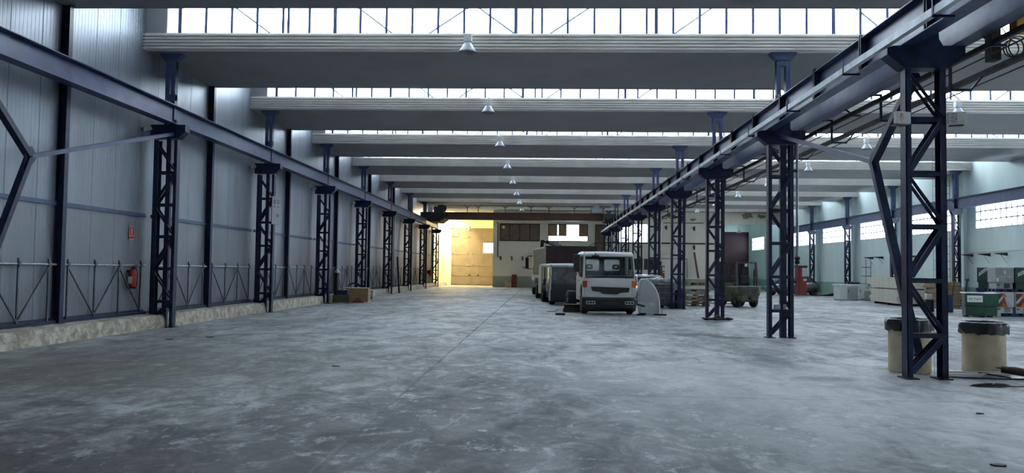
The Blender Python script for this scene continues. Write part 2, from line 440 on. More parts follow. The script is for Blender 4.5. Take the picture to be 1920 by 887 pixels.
# end wall with openings, recess at both ends
def wall_xz(name, m, x0, x1, z0, z1, y, th, holes):
    xs = sorted({x0, x1, *[h[0] for h in holes], *[h[1] for h in holes]}); zs = sorted({z0, z1, *[h[2] for h in holes], *[h[3] for h in holes]})
    b = MB()
    for i in range(len(xs) - 1):
        for k in range(len(zs) - 1):
            cx, cz = (xs[i] + xs[i + 1]) / 2, (zs[k] + zs[k + 1]) / 2
            if any(h[0] < cx < h[1] and h[2] < cz < h[3] for h in holes): continue
            b.box((xs[i], y, zs[k]), (xs[i + 1], y + th, zs[k + 1]))
    return struct(b.build(name, m))
WIN1, WIN2, WIN3 = (-4.05, -.27, 4.38, 6.0), (.51, 4.22, 4.40, 6.0), (7.1, 9.82, 4.35, 6.1)
DARKD = (4.9, 5.75, 3.3, 6.0)
wall_xz('wall_end', 'endwall', -4.65, 16.9, 0, 9.0, YE, .3, [WIN1, WIN2, WIN3, DARKD])
b = MB(); b.box((16.9, YE, 6.15), (XWR, YE + .3, 9.0)); struct(b.build('wall_lintel', 'endwall'))
b = MB(); b.box((-4.65, YE + .3, 0), (-4.4, YB, 9)); struct(b.build('wall_recess_left', 'warmwall'))
b = MB(); b.box((16.65, YE + .3, 0), (16.9, YB2, 9)); struct(b.build('wall_recess_right', 'palegreen'))
wall_xz('wall_back_left', 'warmwall', XWL, -4.4, 0, 9, YB, .25, [(-9.5, -4.75, .05, 5.95)])
wall_xz('wall_back_right', 'palegreen', 16.65, XWR + .25, 0, 9, YB2, .25, [(18.7, 22.45, 0, 6.1)])
# yellowish masonry lining of the last stretch behind the end frame
b = MB(); b.box((XWL, YE - .6, 0), (XWL + .12, YB, 8.7)); struct(b.build('wall_lining', 'warmwall'))

# right wall with a row of grid windows
RW = []
for k in range(-3, 7):
    y0 = YL + k * BAY + .55; RW.append((y0, y0 + 6.4))
RW.append((82.6, 87.3))
b = MB()
ys = [Y0] + [v for w in RW for v in w] + [YB2 + .25]
ZW0, ZW1 = 4.05, 5.42
for i in range(len(ys) - 1):
    ishole = (i % 2 == 1)
    if ishole:
        b.box((XWR, ys[i], 0), (XWR + .3, ys[i + 1], ZW0)); b.box((XWR, ys[i], ZW1), (XWR + .3, ys[i + 1], 9.0))
    else: b.box((XWR, ys[i], 0), (XWR + .3, ys[i + 1], 9.0))
struct(b.build('wall_right', 'palegreen'))
for k in range(-3, 9):
    b = MB(); y = YL + k * BAY + .12
    b.box((XWR - .22, y, 0), (XWR, y + .36, 7.2)); struct(b.build('trim_%d' % (40 + k), 'palegreen'))
wi = 20
for (a, c) in RW:
    wi += 1
    f = MB(); n = 14
    for i in range(n + 1):
        y = a + (c - a) * i / n; f.box((XWR + .02, y - .032, ZW0), (XWR + .08, y + .032, ZW1))
    for z in (ZW0 + .02, ZW0 + .46, ZW0 + .91, ZW1 - .02): f.box((XWR + .02, a, z - .028), (XWR + .08, c, z + .028))
    w = struct(f.build('window_%d' % wi, 'galv'))
    g = MB(); g.box((XWR + .045, a, ZW0), (XWR + .055, c, ZW1)); p = g.build('pane', 'glass', w)

# roof: flat slab + inclined sheet for every bay; ribbed fascia; clerestory glazing
prof = [(0, ZS)]
nr = 5
for i in range(nr):
    z = ZS + .015 + i * (ZF - ZS - .03) / nr; h = (ZF - ZS - .03) / nr
    prof += [(0, z), (-.10, z + h * .06), (-.11, z + h * .5), (0, z + h * .54)]
prof += [(0, ZF), (.12, ZF), (.12, ZS)]
DIAG = [(-7.98, -7.10), (-4.74, -3.89), (-2.13, -3.08), (-1.60, -.71), (1.0, .05), (4.14, 3.23), (7.98, 8.74), (11.2, 10.3), (13.6, 14.4), (16.4, 15.5), (19.0, 19.9)]
MUL = [-9.51, -8.82, -8.14, -7.47, -6.79, -6.65, -6.10, -5.43, -4.77, -4.09, -3.42, -2.75, -2.08, -1.41, -.75, -.32, -.08, .58, 1.26, 1.92, 2.59, 2.83, 3.26, 3.93, 4.6, 5.27, 5.94, 6.61, 7.28, 7.95]
x = 8.62
while x < XWR - .3: MUL.append(x); x += .67
YM = YL + 0
for k in range(-4, 9):
    y = YF + k * BAY
    ye = y + BAY
    b = MB(); b.box((XWL - .2, y + .12, ZS), (XWR + .2, y + 4.3, ZS + .3)); struct(b.build('ceiling', 'soffit'))
    if True:
        b = MB(); b.prism([(y + 4.25, ZS + .15), (y + 4.25, ZS + .3), (ye + .02, ZR + .2), (ye + .02, ZR)], XWL - .2, XWR + .2, 'x'); struct(b.build('ceiling', 'roof'))
    if k > -4:
        b = MB(); vs = [(XWL, y + a, z) for a, z in prof] + [(XWR, y + a, z) for a, z in prof]; n = len(prof)
        b.add(vs, [(i, i + n, (i + 1) % n + n, (i + 1) % n) for i in range(n)] + [tuple(range(n)), tuple(reversed(range(n, 2 * n)))])
        struct(b.build('trim_%d' % (k + 4), 'fascia'))
        f = MB()
        for i, xm in enumerate(MUL):
            t = .062 if i % 7 else .09
            f.box((xm - t / 2, y + .05, ZF), (xm + t / 2, y + .09, ZR))
        f.box((XWL, y + .03, ZR - .08), (XWR, y + .12, ZR)); f.box((XWL, y + .03, ZF - .01), (XWR, y + .12, ZF + .015))
        e_ = MB(); e_.box((XWL, y + .02, ZF), (-9.83, y + .12, ZR)); e_.box((XWR - .4, y + .02, ZF), (XWR, y + .12, ZR))
        w = struct(f.build('window_%d' % (k + 4), 'blue')); e_.build('end_board', 'soffit', w)
        g = MB(); g.box((-9.83, y + .066, ZF), (XWR - .4, y + .074, ZR)); g.build('pane', 'glass', w)
        d = MB()
        for xt, xb in DIAG:
            sl = (xb - xt); d.bar((xt - sl * .2, y + .2, ZF + .77), (xb, y + .2, ZF), .045)
        # carry on up to the ridge so the rods are held at both ends
        for xt, xb in DIAG:
            sl = (xb - xt); d.bar((xt - sl * .2, y + .2, ZF + .77), (xt - sl * .6, y + .2, ZR + .02), .045)
        d.build('brace_rod', 'galv', w)

# ================================================================== STEEL FRAME
LV = [(.05, .68), (.68, 1.53), (1.53, 2.37), (2.37, 3.2), (3.2, 4.05), (4.05, 4.85)]
def make_column(side, hasmid=True, w=.60, name='lattice_column'):
    """origin at floor, front face at y=0 going +y; centre x=0"""
    root = thing(name, '-', 'column')
    h = w / 2; D = .20; zt = 4.9
    z0l = .33 if side == 'wall' else 0
    for s, z0 in ((-1, z0l), (1, 0)):
        b = MB(); xo = s * h; xi = s * (h - (.125 if side == 'wall' and s < 0 else .085))
        b.box((xo, 0, z0), (xo - s * .012, D, zt)); b.box((xo, 0, z0), (xi, .012, zt)); b.box((xo, D - .012, z0), (xi, D, zt))
        b.build('channel', 'navy', root)
    for i, (za, zb) in enumerate(LV):
        s = -1 if i % 2 == 0 else 1
        b = MB()
        xa, xb = s * (h - .06), -s * (h - .06)
        if side == 'wall' and i == 0: za = .12; xa = -(h + .02)
        for y in (-.008, D - .002):
            b.bar((xa, y + .004, za + .04), (xb, y + .004, zb - .05), .012, .065, up=(0, 0, 1)) if False else b.prism(
                [(xa - .02, za + .08), (xa + .045 * (1 if s < 0 else 1), za + .03), (xb + .02, zb - .07), (xb - .04, zb - .02)], y, y + .01, 'y')
            dv = Vector((xb - xa, 0, zb - za)).normalized()
            b.bar((xa, y + (.03 if y < .05 else -.02), za + .05), (xb, y + (.03 if y < .05 else -.02), zb - .06), .05, .012, up=(0, 1, 0))
        b.build('diagonal', 'navy', root)
    for z in (.68, 1.53, 2.37, 3.2, 4.05):
        b = MB()
        for y in (-.01, D - .002): b.box((-h + .02, y, z - .045), (h - .02, y + .012, z + .03))
        b.box((-h + .02, -.01, z + .02), (h - .02, .05, z + .03))
        b.build('batten', 'navy', root)
    return root
def base_plates(root, w, side):
    b = MB()
    if side != 'wall': b.box((-w / 2 - .05, -.05, 0), (-w / 2 + .16, .26, .02))
    b.box((w / 2 - .16, -.05, 0), (w / 2 + .05, .26, .02))
    b.build('base_plate', 'iron', root)
def roof_post(root, x, wlow, wup, zb=5.0, lowfrom=0.0):
    b = MB()
    if wlow: b.box((x - wlow / 2, .05, lowfrom), (x + wlow / 2, .16, 5.0))
    p = b.build('roof_post', 'navy', root) if wlow else None
    u = MB(); r = wup / 2
    for s in (-1, 1): u.box((x + s * r, .02, zb), (x + s * (r - .11), .18, 7.12))
    zz = zb + .25
    for z0, z1 in ((zb + .3, zb + .45), (5.95, 6.12), (6.85, 7.12)): u.box((x - r, .03, z0), (x + r, .17, z1))
    u.prism([(x - r - .16, 7.2), (x - r - .16, 7.15), (x - r, 7.0), (x + r, 7.0), (x + r + .16, 7.15), (x + r + .16, 7.2)], .0, .2, 'y')
    u.build('upper_post', 'blue', root)
# --- columns by the metal wall
colL = make_column('wall', w=.62); base_plates(colL, .62, 'wall')
roof_post(colL, .06, .12, .26)
b = MB(); b.prism([(-.40, 5.30), (-.40, 4.94), (.33, 4.94), (.52, 5.12), (.52, 5.30)], -.03, .24, 'y'); b.build('corbel', 'navy', colL)
b = MB(); b.bar((-.36, -.12, 5.18), (-.47, -.34, 5.12), .12, .09); b.bar((-.40, -.02, 5.1), (-.40, -.2, 5.14), .03); b.build('flood_lamp', 'galv', colL)
XL = -9.905
nm = lambda k: ORD[k]
for k in range(-1, 8):
    lab = ('navy lattice column against the metal wall, %s from the camera' % nm(k)) if k >= 0 else 'navy lattice column against the metal wall, just outside the view beside the camera'
    if k == -1: colL.location = (XL, YL - BAY, 0); colL['label'] = lab; colL['group'] = 'lattice columns along the metal wall'
    else: copy_thing(colL, lab, (XL, YL + k * BAY, 0), group='lattice columns along the metal wall')
# --- middle row
colR = make_column('mid', w=.62); base_plates(colR, .62, 'mid')
def corbelR(root):
    b = MB(); b.prism([(-.50, 5.20), (-.60, 5.165), (-.60, 5.06), (-.34, 4.85), (.34, 4.85), (.60, 5.06), (.60, 5.20), (.26, 5.2), (.20, 5.3), (.18, 5.62), (-.06, 5.62), (-.10, 5.3), (-.14, 5.2)], -.03, .24, 'y')
    b.build('corbel', 'navy', root)
corbelR(colR)
XR = 5.965
colR.location = (XR, YR - BAY, 0); colR['label'] = 'big navy lattice column standing beside the two beige bins'; colR['group'] = 'lattice columns down the middle of the hall'
colM = make_column('mid', w=.62); base_plates(colM, .62, 'mid'); corbelR(colM); roof_post(colM, .07, .15, .34)
mids = ['with the red cabinet on its flank', 'with chains heaped round its foot', 'beside the wire cage tank', 'with a red cabinet hung on it, behind the cage tank',
        'fifth behind the bins column', 'sixth behind the bins column', 'seventh behind the bins column', 'last of the middle row by the end wall']
for k in range(0, 8):
    lab = 'navy lattice column in the middle row, ' + mids[k] 
    if k == 0: colM.location = (XR, YR, 0); colM['label'] = lab; colM['group'] = 'lattice columns down the middle of the hall'; continue
    copy_thing(colM, lab, (XR, YR + k * BAY, 0), group='lattice columns down the middle of the hall')
# --- thin columns by the windowed wall
colW = make_column('mid', w=.40); base_plates(colW, .40, 'mid'); roof_post(colW, 0, 0, .26, 5.2)
b = MB(); b.prism([(-.30, 5.15), (-.30, 5.05), (-.2, 4.85), (.2, 4.85), (.3, 5.05), (.3, 5.15)], -.03, .24, 'y'); b.build('corbel', 'navy', colW)
for k in range(-1, 8):
    lab = 'slim navy lattice column under the pale green windowed wall, ' + (['just outside the view', 'outside the frame on the window side', 'hidden by the frame edge', 'behind the stacked boxes', 'behind the cream panel stack',
          'next to the white cabinets', 'behind the dark car', 'close to the end recess', 'last before the recess door'][k + 1])
    if k == -1: colW.location = (21.98, YL - BAY, 0); colW['label'] = lab; colW['group'] = 'slim columns along the windowed wall'
    else: copy_thing(colW, lab, (21.98, YL + k * BAY, 0), group='slim columns along the windowed wall')

# --- crane beams
def ibeam(b, xc, w, z0, z1, y0, y1, t=.02, tw=.012):
    b.box((xc - w / 2, y0, z0), (xc + w / 2, y1, z0 + t)); b.box((xc - w / 2, y0, z1 - t), (xc + w / 2, y1, z1)); b.box((xc - tw / 2, y0, z0), (xc + tw / 2, y1, z1))
def runway(label, xc, w, z0, z1, y0, y1, stiff=None, cat='beam'):
    root = thing('crane_beam', label, cat, (xc, y0, 0))
    b = MB(); ibeam(b, 0, w, z0, z1, 0, y1 - y0); b.build('girder', 'navy2', root)
    b = MB(); b.box((-.03, 0, z1), (.03, y1 - y0, z1 + .05)); b.build('rail', 'iron', root)
    if stiff:
        y = stiff[0]
        while y < y1:
            b = MB(); s = stiff[2]
            b.box((s * (w / 2 + .008), y - y0 - .03, z0 + .02), (s * .01, y - y0 + .03, z1 + .04)); b.box((s * (w / 2 + .008), y - y0 - .05, z0 + .02), (s * (w / 2 - .004), y - y0 + .05, z1 + .06)); b.build('stiffener', 'navy', root); y += stiff[1]
    return root
runway('long navy crane beam carried along the metal wall', -9.75, .30, 5.31, 5.80, Y0 + .3, 74.2)
runway('navy crane beam of the middle row facing the metal wall, with upright stiffeners', 5.71, .26, 5.21, 5.80, Y0 + .3, 74.0, (6.98, 2.42, -1))
runway('navy crane beam of the middle row facing the windowed wall', 6.50, .26, 5.21, 5.80, Y0 + .3, 74.0)
runway('navy crane beam running under the roof along the windowed wall', 21.98, .26, 5.15, 5.72, Y0 + .3, YE - .1)
# pale duct on brackets beside the middle beam
root = thing('conduit', 'pale grey conduit duct fixed beside the middle crane beam', 'duct', (5.40, Y0 + .3, 0))
b = MB(); L = 74.35 - Y0 - .3; b.box((-.045, 0, 5.21), (.045, L, 5.32)); b.box((-.052, 0, 5.205), (-.045, L, 5.22)); b.build('duct', 'lightduct', root)
y = 1.2
i = 0
while y < L:
    b = MB(); b.box((-.06, y, 5.17), (.24, y + .04, 5.20)); b.box((-.06, y, 5.17), (-.05, y + .04, 5.42)); b.build('bracket', 'navy', root); y += 3.3
# conductor rails hung below the second beam
root = thing('power_rail', 'pair of dark power rails hung on brackets under the middle crane beam', 'rail', (6.5, Y0 + .3, 0))
for (xx, zz, w) in ((.25, 5.13, .07), (.80, 4.98, .10)):
    b = MB(); b.box((xx - w / 2, 0, zz - .05), (xx + w / 2, 62, zz + .03)); b.tube([(xx + .14, 0, zz - .10), (xx + .14, 62, zz - .10)], .012, 6); b.build('rail', 'iron', root)
    y = 4.22
    while y < 60:
        b = MB()
        if xx < .5: b.bar((xx - .05, y + 1.4, zz), (xx - .2, y + 1.4, 5.24), .03); b.box((xx - .06, y + 1.37, zz - .07), (xx + .16, y + 1.43, zz - .04))
        else: b.box((.05, y - .02, 5.20), (.29, y + .02, 5.24)); b.box((.25, y - .02, 4.70), (.29, y + .02, 5.24)); b.box((.25, y - .02, 4.68), (.62, y + .02, 4.72)); b.bar((.6, y, 4.7), (xx, y, zz - .04), .03)
        b.build('hanger', 'navy', root); y += 2.74 if xx > .5 else 5.48

# --- kinked braces between columns (both sides)
def kbrace(x, yj, zj, ytop, ztop, ybot, zbot, ys, zs, label):
    root = thing('kinked_brace', label, 'brace', (x, yj, 0))
    for nme, q in (('upper_leg', (0, ytop - yj, ztop)), ('lower_leg', (0, ybot - yj, zbot))):
        b = MB(); b.bar((0, 0, zj), q, .11, .13, up=(1, 0, 0)); b.build(nme, 'navy', root)
    b = MB(); b.bar((0, 0, zj), (0, ys - yj, zs), .09, .05, up=(1, 0, 0)); b.bar((0, 0, zj + .03), (0, ys - yj, zs + .03), .012, .09, up=(1, 0, 0)); b.build('strut', 'blue', root)
    b = MB(); b.prism([(-.18, zj - .22), (.10, zj - .12), (.22, zj + .02), (.05, zj + .2), (-.12, zj + .14)], -.012, .012, 'x'); b.build('gusset', 'navy', root)
kbrace(5.93, 14.55, 3.63, 12.90, 4.80, 12.90, .35, 20.2, 5.05, 'kinked navy brace leaning on the column beside the bins')
kbrace(-9.70, 14.67, 3.63, 13.1, 4.95, 13.1, .4, 20.45, 5.05, 'kinked navy brace in front of the metal wall near the camera')

# --- wall posts and girts on the metal wall
ip = 0
post = None
names = ['outside the view beside the camera'] + [o + ' from the camera' for o in ORD]
for k in range(-1, 8):
    y = YL - BAY / 2 + k * BAY
    lab = 'plain navy wall post on the metal wall, ' + names[k + 1]
    if post is None:
        post = thing('wall_post', lab, 'post', (XWL, y, 0), group='plain posts of the metal wall')
        b = MB(); b.box((.0, -.07, .33), (.02, .07, 7.25)); b.box((.16, -.07, .33), (.18, .07, 7.25)); b.box((0, -.008, .33), (.18, .008, 7.25)); b.build('shaft', 'navy', post)
        b = MB(); b.box((0, -.1, .33), (.2, .1, .36)); b.build('foot_plate', 'iron', post)
    else: copy_thing(post, lab, (XWL, y, 0), group='plain posts of the metal wall')
halves = []
for k in range(-1, 8):
    halves.append((YL + k * BAY + .30, YL + k * BAY + BAY / 2 - .09)); halves.append((YL + k * BAY + BAY / 2 + .09, YL + (k + 1) * BAY - .05))
halves = [h for h in halves if h[1] < 74.9]
tr = gi = None
for i, (a, c) in enumerate(halves):
    lab = 'grey steel trellis guard low on the metal wall, %s bay from the camera' % ORD[i]
    glab = 'thin blue girt rail across the metal wall, %s bay from the camera' % ORD[i]
    if i < 2:
        L = c - a
        tr = thing('wall_guard', lab, 'guard rail', (XWL, a, 0), group='trellis guards along the metal wall')
        b = MB(); b.tube([(.09, 0, 1.60), (.09, L, 1.60)], .022, 8); b.build('top_rail', 'galv', tr)
        b = MB(); b.box((.05, 0, .35), (.13, L, .42)); b.box((.05, 0, .35), (.06, L, .47)); b.build('sill_rail', 'navy', tr)
        n = 4
        for q in range(n):
            y = .25 + q * (L - .5) / (n - 1)
            b = MB(); b.box((.07, y - .02, .42), (.10, y + .02, 1.72)); b.box((.10, y - .035, 1.55), (.125, y + .035, 1.66)); b.build('upright', 'darksteel', tr)
            if q < n - 1:
                y2 = .25 + (q + 1) * (L - .5) / (n - 1)
                z = (1.55, .45) if q % 2 != i % 2 else (.45, 1.55)
                b = MB(); b.bar((.085, y, z[0]), (.085, y2, z[1]), .03, .03); b.build('diagonal', 'darksteel', tr)
        gi = thing('girt_rail', glab, 'rail', (XWL, a, 0), group='girts across the metal wall')
        b = MB(); b.box((0, -.0, 2.86), (.05, L, 2.95)); b.box((.05, 0, 2.86), (.055, L, 2.90)); b.build('angle', 'blue', gi)
        if i == 0: T0, G0 = tr, gi
        else: T1, G1 = tr, gi
    else:
        copy_thing((T0, T1)[i % 2], lab, (XWL, a, 0), group='trellis guards along the metal wall')
        copy_thing((G0, G1)[i % 2], glab, (XWL, a, 0), group='girts across the metal wall')
# ================================================================== DOORS, END WALL
d = MB(); X0, X1, Z1 = -9.5, -4.75, 5.95; YD = YB + .06
d.box((X0, YD - .06, 0), (X0 + .12, YD + .1, Z1)); d.box((X1 - .12, YD - .06, 0), (X1, YD + .1, Z1)); d.box((X0, YD - .06, Z1 - .12), (X1, YD + .1, Z1))
d.box((X0, YD - .06, 0), (X1, YD + .1, .06))
D1 = struct(d.build('door_1', 'tan'))
def leaf(nm, x0, x1, z0, z1, hole=None):
    b = MB()
    def ribs(a, c, z0, z1):
        b.box((a, YD, z0), (c, YD + .02, z1)); x = a + .06
        while x < c - .04: b.box((x, YD - .012, z0 + .02), (x + .035, YD, z1 - .02)); x += .11
    if hole:
        hx0, hx1, hz0, hz1 = hole
        ribs(x0, hx0, z0, z1); ribs(hx1, x1, z0, z1) if x1 - hx1 > .1 else b.box((hx1, YD, z0), (x1, YD + .02, z1)); ribs(hx0, hx1, z0, hz0); ribs(hx0, hx1, hz1, z1)
    else: ribs(x0, x1, z0, z1)
    for a, c in ((x0, x0 + .07), (x1 - .07, x1)): b.box((a, YD - .03, z0), (c, YD + .03, z1))
    for z in (z0, z1 - .07): b.box((x0, YD - .03, z), (x1, YD + .03, z + .07))
    o = b.build('leaf', 'tan', D1); return o
leaf('a', -9.38, -7.6, 5.0, 5.85); leaf('a', -7.6, -6.3, 5.0, 5.85); leaf('a', -6.3, -4.87, 5.0, 5.85)
leaf('a', -9.38, -7.78, 3.25, 5.0); leaf('a', -7.78, -6.5, 3.25, 5.0); lf = leaf('a', -6.5, -4.87, 3.25, 5.0, (-6.15, -5.15, 3.4, 4.4))
b = MB(); b.box((-6.15, YD, 3.4), (-5.15, YD + .01, 4.4)); b.build('pane', 'glass', lf)
leaf('a', -9.38, -7.25, 2.07, 3.25); leaf('a', -7.25, -4.87, 2.07, 3.25)
leaf('a', -9.38, -7.57, 1.03, 2.07); leaf('a', -7.57, -6.66, 1.03, 2.07); leaf('a', -6.66, -4.87, 1.03, 2.07)
leaf('a', -9.38, -7.57, .06, 1.03); leaf('a', -7.57, -6.66, .06, 1.03); leaf('a', -6.66, -4.87, .06, 1.03)
b = MB(); b.box((-7.9, YD - .1, 2.0), (-7.5, YD - .03, 2.14)); b.build('door_bolt', 'galv', D1)
t = thing('wall_clock', 'small square pale box on the top corner of the tall tan door', 'box', (-9.0, YD - .05, 5.3))
b = MB(); b.box((-.27, -.04, -.28), (.27, .02, .28), bev=.02); b.build('case', 'brownsh', t)
b = MB(); b.box((-.14, -.06, -.17), (.16, -.03, .17)); b.build('face', 'white', t)
# added roof sheet of the recess, never built; the warm area lamp serves instead
b = MB(); b.prism([(YB - 5.8, ZS + .42), (YB - 5.8, ZS + .44), (YB - 3.2, ZR - .42), (YB - 3.2, ZR - .44)], -10, -5, 'x')
# maroon door in the other recess
d = MB(); YD2 = YB2 + .05
d.box((18.7, YD2, 0), (18.82, YD2 + .12, 6.1)); d.box((22.33, YD2, 0), (22.45, YD2 + .12, 6.1)); d.box((18.7, YD2, 6.0), (22.45, YD2 + .12, 6.1)); d.box((18.7, YD2 - .02, 3.75), (22.45, YD2 + .02, 3.83))
D2 = struct(d.build('door_2', 'black'))
for x0, x1, z0, z1 in ((18.80, 20.58, 3.8, 6.02), (20.58, 22.36, 3.8, 6.02), (18.80, 20.58, .0, 3.78), (20.58, 22.36, .0, 3.78)):
    b = MB(); b.box((x0, YD2 + .03, z0), (x1, YD2 + .06, z1)); x = x0 + .1
    while x < x1 - .06: b.box((x, YD2 + .015, z0 + .03), (x + .05, YD2 + .03, z1 - .03)); x += .17
    b.build('leaf', 'maroon', D2)
# end wall windows
def ewin(n, w, npan, mats, cols):
    x0, x1, z0, z1 = w; f = MB()
    f.box((x0, YE - .04, z0), (x0 + .06, YE + .1, z1)); f.box((x1 - .06, YE - .04, z0), (x1, YE + .1, z1)); f.box((x0, YE - .04, z1 - .06), (x1, YE + .1, z1)); f.box((x0, YE - .06, z0 - .03), (x1, YE + .1, z0 + .04))
    for i in range(1, npan): x = x0 + (x1 - x0) * i / npan; f.box((x - .035, YE - .03, z0), (x + .035, YE + .08, z1))
    o = struct(f.build(n, 'black')); 
    return o
o = ewin('window_31', WIN1, 4, None, None)
for i in range(4):
    x0 = -4.05 + i * .945; b = MB(); x = x0 + .03
    while x < x0 + .9: b.box((x, YE + .03, 4.42), (x + .05, YE + .06, 5.95)); b.box((x + .05, YE + .045, 4.42), (x + .09, YE + .06, 5.95)); x += .09
    b.build('shutter', 'brownsh', o)
t = thing('round_lamp', 'small round white lamp on the brown shutter window', 'lamp', (-3.7, YE - .05, 5.65))
b = MB(); b.lathe([(.02, -.12), (.12, -.09), (.15, 0), (.08, .08)], n=16, axis='y'); b.build('globe', 'white', t)
o = ewin('window_32', WIN2, 4, None, None)
b = MB(); b.box((.51, YE + .10, 4.4), (4.22, YE + .11, 6.0)); b.build('pane', 'glass', o)
for x0, x1 in ((.57, 1.38), (1.48, 2.25), (3.36, 4.16)):
    b = MB(); n = 10; vs = []
    zb = 4.85
    for i in range(n + 1):
        x = x0 + (x1 - x0) * i / n; vs.append((x, YE + .04 + .015 * math.sin(i * 2.2), 0))
    b.add([(x, y, zb) for x, y, _ in vs] + [(x, y, 5.95) for x, y, _ in vs] + [(x, y + .01, zb) for x, y, _ in vs] + [(x, y + .01, 5.95) for x, y, _ in vs],
          [(i, i + 1, i + 1 + n + 1, i + n + 1) for i in range(n)] + [(i + 2 * (n + 1), i + 1 + 2 * (n + 1), i + 1 + 3 * (n + 1), i + 3 * (n + 1)) for i in range(n)])
    b.build('blind', 'wood', o)
o = ewin('window_33', WIN3, 3, None, None); b = MB(); b.box((7.1, YE + .05, 4.35), (9.82, YE + .06, 6.1)); b.build('pane', 'glass', o)
# dark door with landing and stair rail
f = MB(); f.box((4.9, YE, 3.3), (4.98, YE + .2, 6.0)); f.box((5.67, YE, 3.3), (5.75, YE + .2, 6.0)); f.box((4.9, YE, 5.92), (5.75, YE + .2, 6.0))
o = struct(f.build('door_3', 'black')); b = MB(); b.box((4.98, YE + .06, 3.3), (5.67, YE + .12, 5.92), bev=.01); b.build('leaf', 'brownsh', o)
b = MB(); b.box((5.05, YE, 4.4), (5.10, YE + .06, 4.55)); b.build('door_handle', 'galv', o)
t = thing('stair', 'steel stair with dark handrail climbing to the upper door of the end wall', 'stair', (4.9, YE - 1.1, 0))
b = MB(); b.box((-.1, 0, 3.2), (1.0, 1.08, 3.28)); b.box((-.1, 0, 0), (0, .08, 3.2)); b.box((.9, 0, 0), (1.0, .08, 3.2)); b.build('landing', 'iron', t)
b = MB(); n = 16
for i in range(n):
    z = 3.2 - (i + 1) * .19; x = -.1 - i * .24; b.box((x - .26, .05, z), (x, .95, z + .03))
b.build('treads', 'iron', t)['kind'] = 'stuff'
b = MB(); b.bar((-.1, .04, 3.15), (-3.95, .04, .05), .04, .2); b.bar((-.1, .98, 3.15), (-3.95, .98, .05), .04, .2); b.build('stringer', 'iron', t)
b = MB(); b.tube([(.95, .04, 4.2), (-.1, .04, 4.2), (-1.2, .04, 3.6), (-3.8, .04, 1.2)], .03, 6); b.tube([(.95, .04, 3.75), (-.1, .04, 3.75), (-1.2, .04, 3.1), (-3.8, .04, .7)], .02, 6)
for x, z in ((.95, 3.2), (-.1, 3.2), (-1.2, 2.3), (-2.4, 1.35), (-3.6, .4)): b.bar((x, .04, z), (x, .04, z + 1.05), .035)
b.build('handrail', 'iron', t)
# pipes and openings on the right stretch of the end wall
b = MB(); b.tube([(5.9, YE - .08, 4.3), (16.6, YE - .08, 4.3)], .07, 8); tag(b.build('wall_pipe', 'iron'), 'long dark horizontal pipe across the cream end wall', 'pipe')
b = MB(); b.tube([(10.9, YE - .05, 2.88), (13.43, YE - .05, 2.88), (13.43, YE - .05, .9)], .03, 6); tag(b.build('wall_conduit', 'iron'), 'thin bent conduit above the plank stack on the end wall', 'pipe')
b = MB(); b.tube([(11.2, YE - .06, 6.2), (14.95, YE - .06, 6.22)], .035, 6); tag(b.build('wall_conduit', 'iron'), 'thin straight conduit high on the cream end wall', 'pipe')
b = MB(); b.tube([(-4.35, YE - .08, 6.1), (-4.2, YE - .08, 6.0), (-4.2, YE - .08, 2.85), (-3.95, YE - .08, 2.85), (-3.95, YE - .08, 2.6)], .045, 8); tag(b.build('down_pipe', 'iron'), 'dark down pipe on the end wall beside the tall tan door', 'pipe')
for x0, x1, lab in ((8.0, 9.33, 'dark low window with black sheet left of the red cabinet pipe'), (9.46, 10.85, 'dark low window just beside the red cabinet pipe')):
    t = thing('dark_panel', lab, 'panel', (x0, YE, 1.86)); w = x1 - x0
    b = MB(); b.box((0, -.06, 0), (w, -.0, .94)); b.build('sheet', 'black', t)
    b = MB(); b.box((-.04, -.08, -.04), (w + .04, -.04, 0)); b.box((-.04, -.08, .94), (w + .04, -.04, .98)); b.box((w / 2 - .03, -.08, 0), (w / 2 + .03, -.06, .94)); b.build('frame', 'iron', t)
text('LA PIT', .42, 'faded_writing', 'fadedred', None, (11.75, YE - .003, 3.35), (math.pi / 2, 0, 0)); o = bpy.data.objects['faded_writing']; tag(o, 'faint red painted letters on the cream end wall', 'writing')
rr = random.Random(5)
for i, (x, z, w, lab) in enumerate(((12.1, 6.75, .5, 'ochre scrap of peeled paint high on the end wall, leftmost'), (14.0, 6.55, .35, 'small ochre peel mark above the plank stack'), (16.35, 6.35, .45, 'tall ochre peel mark beside the lintel'), (19.0, 6.95, .7, 'long flat peel mark on the lintel over the maroon door'), (20.3, 6.9, .5, 'ragged peel mark on the lintel end over the maroon door'))):
    n = 11; poly = [(x + w * (.6 + .5 * rr.random()) * math.cos(2 * math.pi * q / n), z + w * .45 * (.4 + .7 * rr.random()) * math.sin(2 * math.pi * q / n)) for q in range(n)]
    b = MB(); b.prism(poly, YE - .006, YE - .001, 'y'); tag(b.build('paint_peel', 'peel'), lab, 'wall mark', 'peeled paint marks')
for i, (x, z) in enumerate(((-3.9, 2.72), (-2.86, 2.72), (-1.85, 2.72))):
    t = thing('wall_hook', 'small black hook bracket on the end wall under the shutters, %s from the tan door' % ORD[i], 'hook', (x, YE, z), group='hooks on the end wall')
    b = MB(); b.box((-.05, -.08, -.18), (.05, 0, .18)); b.box((-.12, -.12, .1), (.05, -.05, .18)); b.build('bracket', 'black', t)
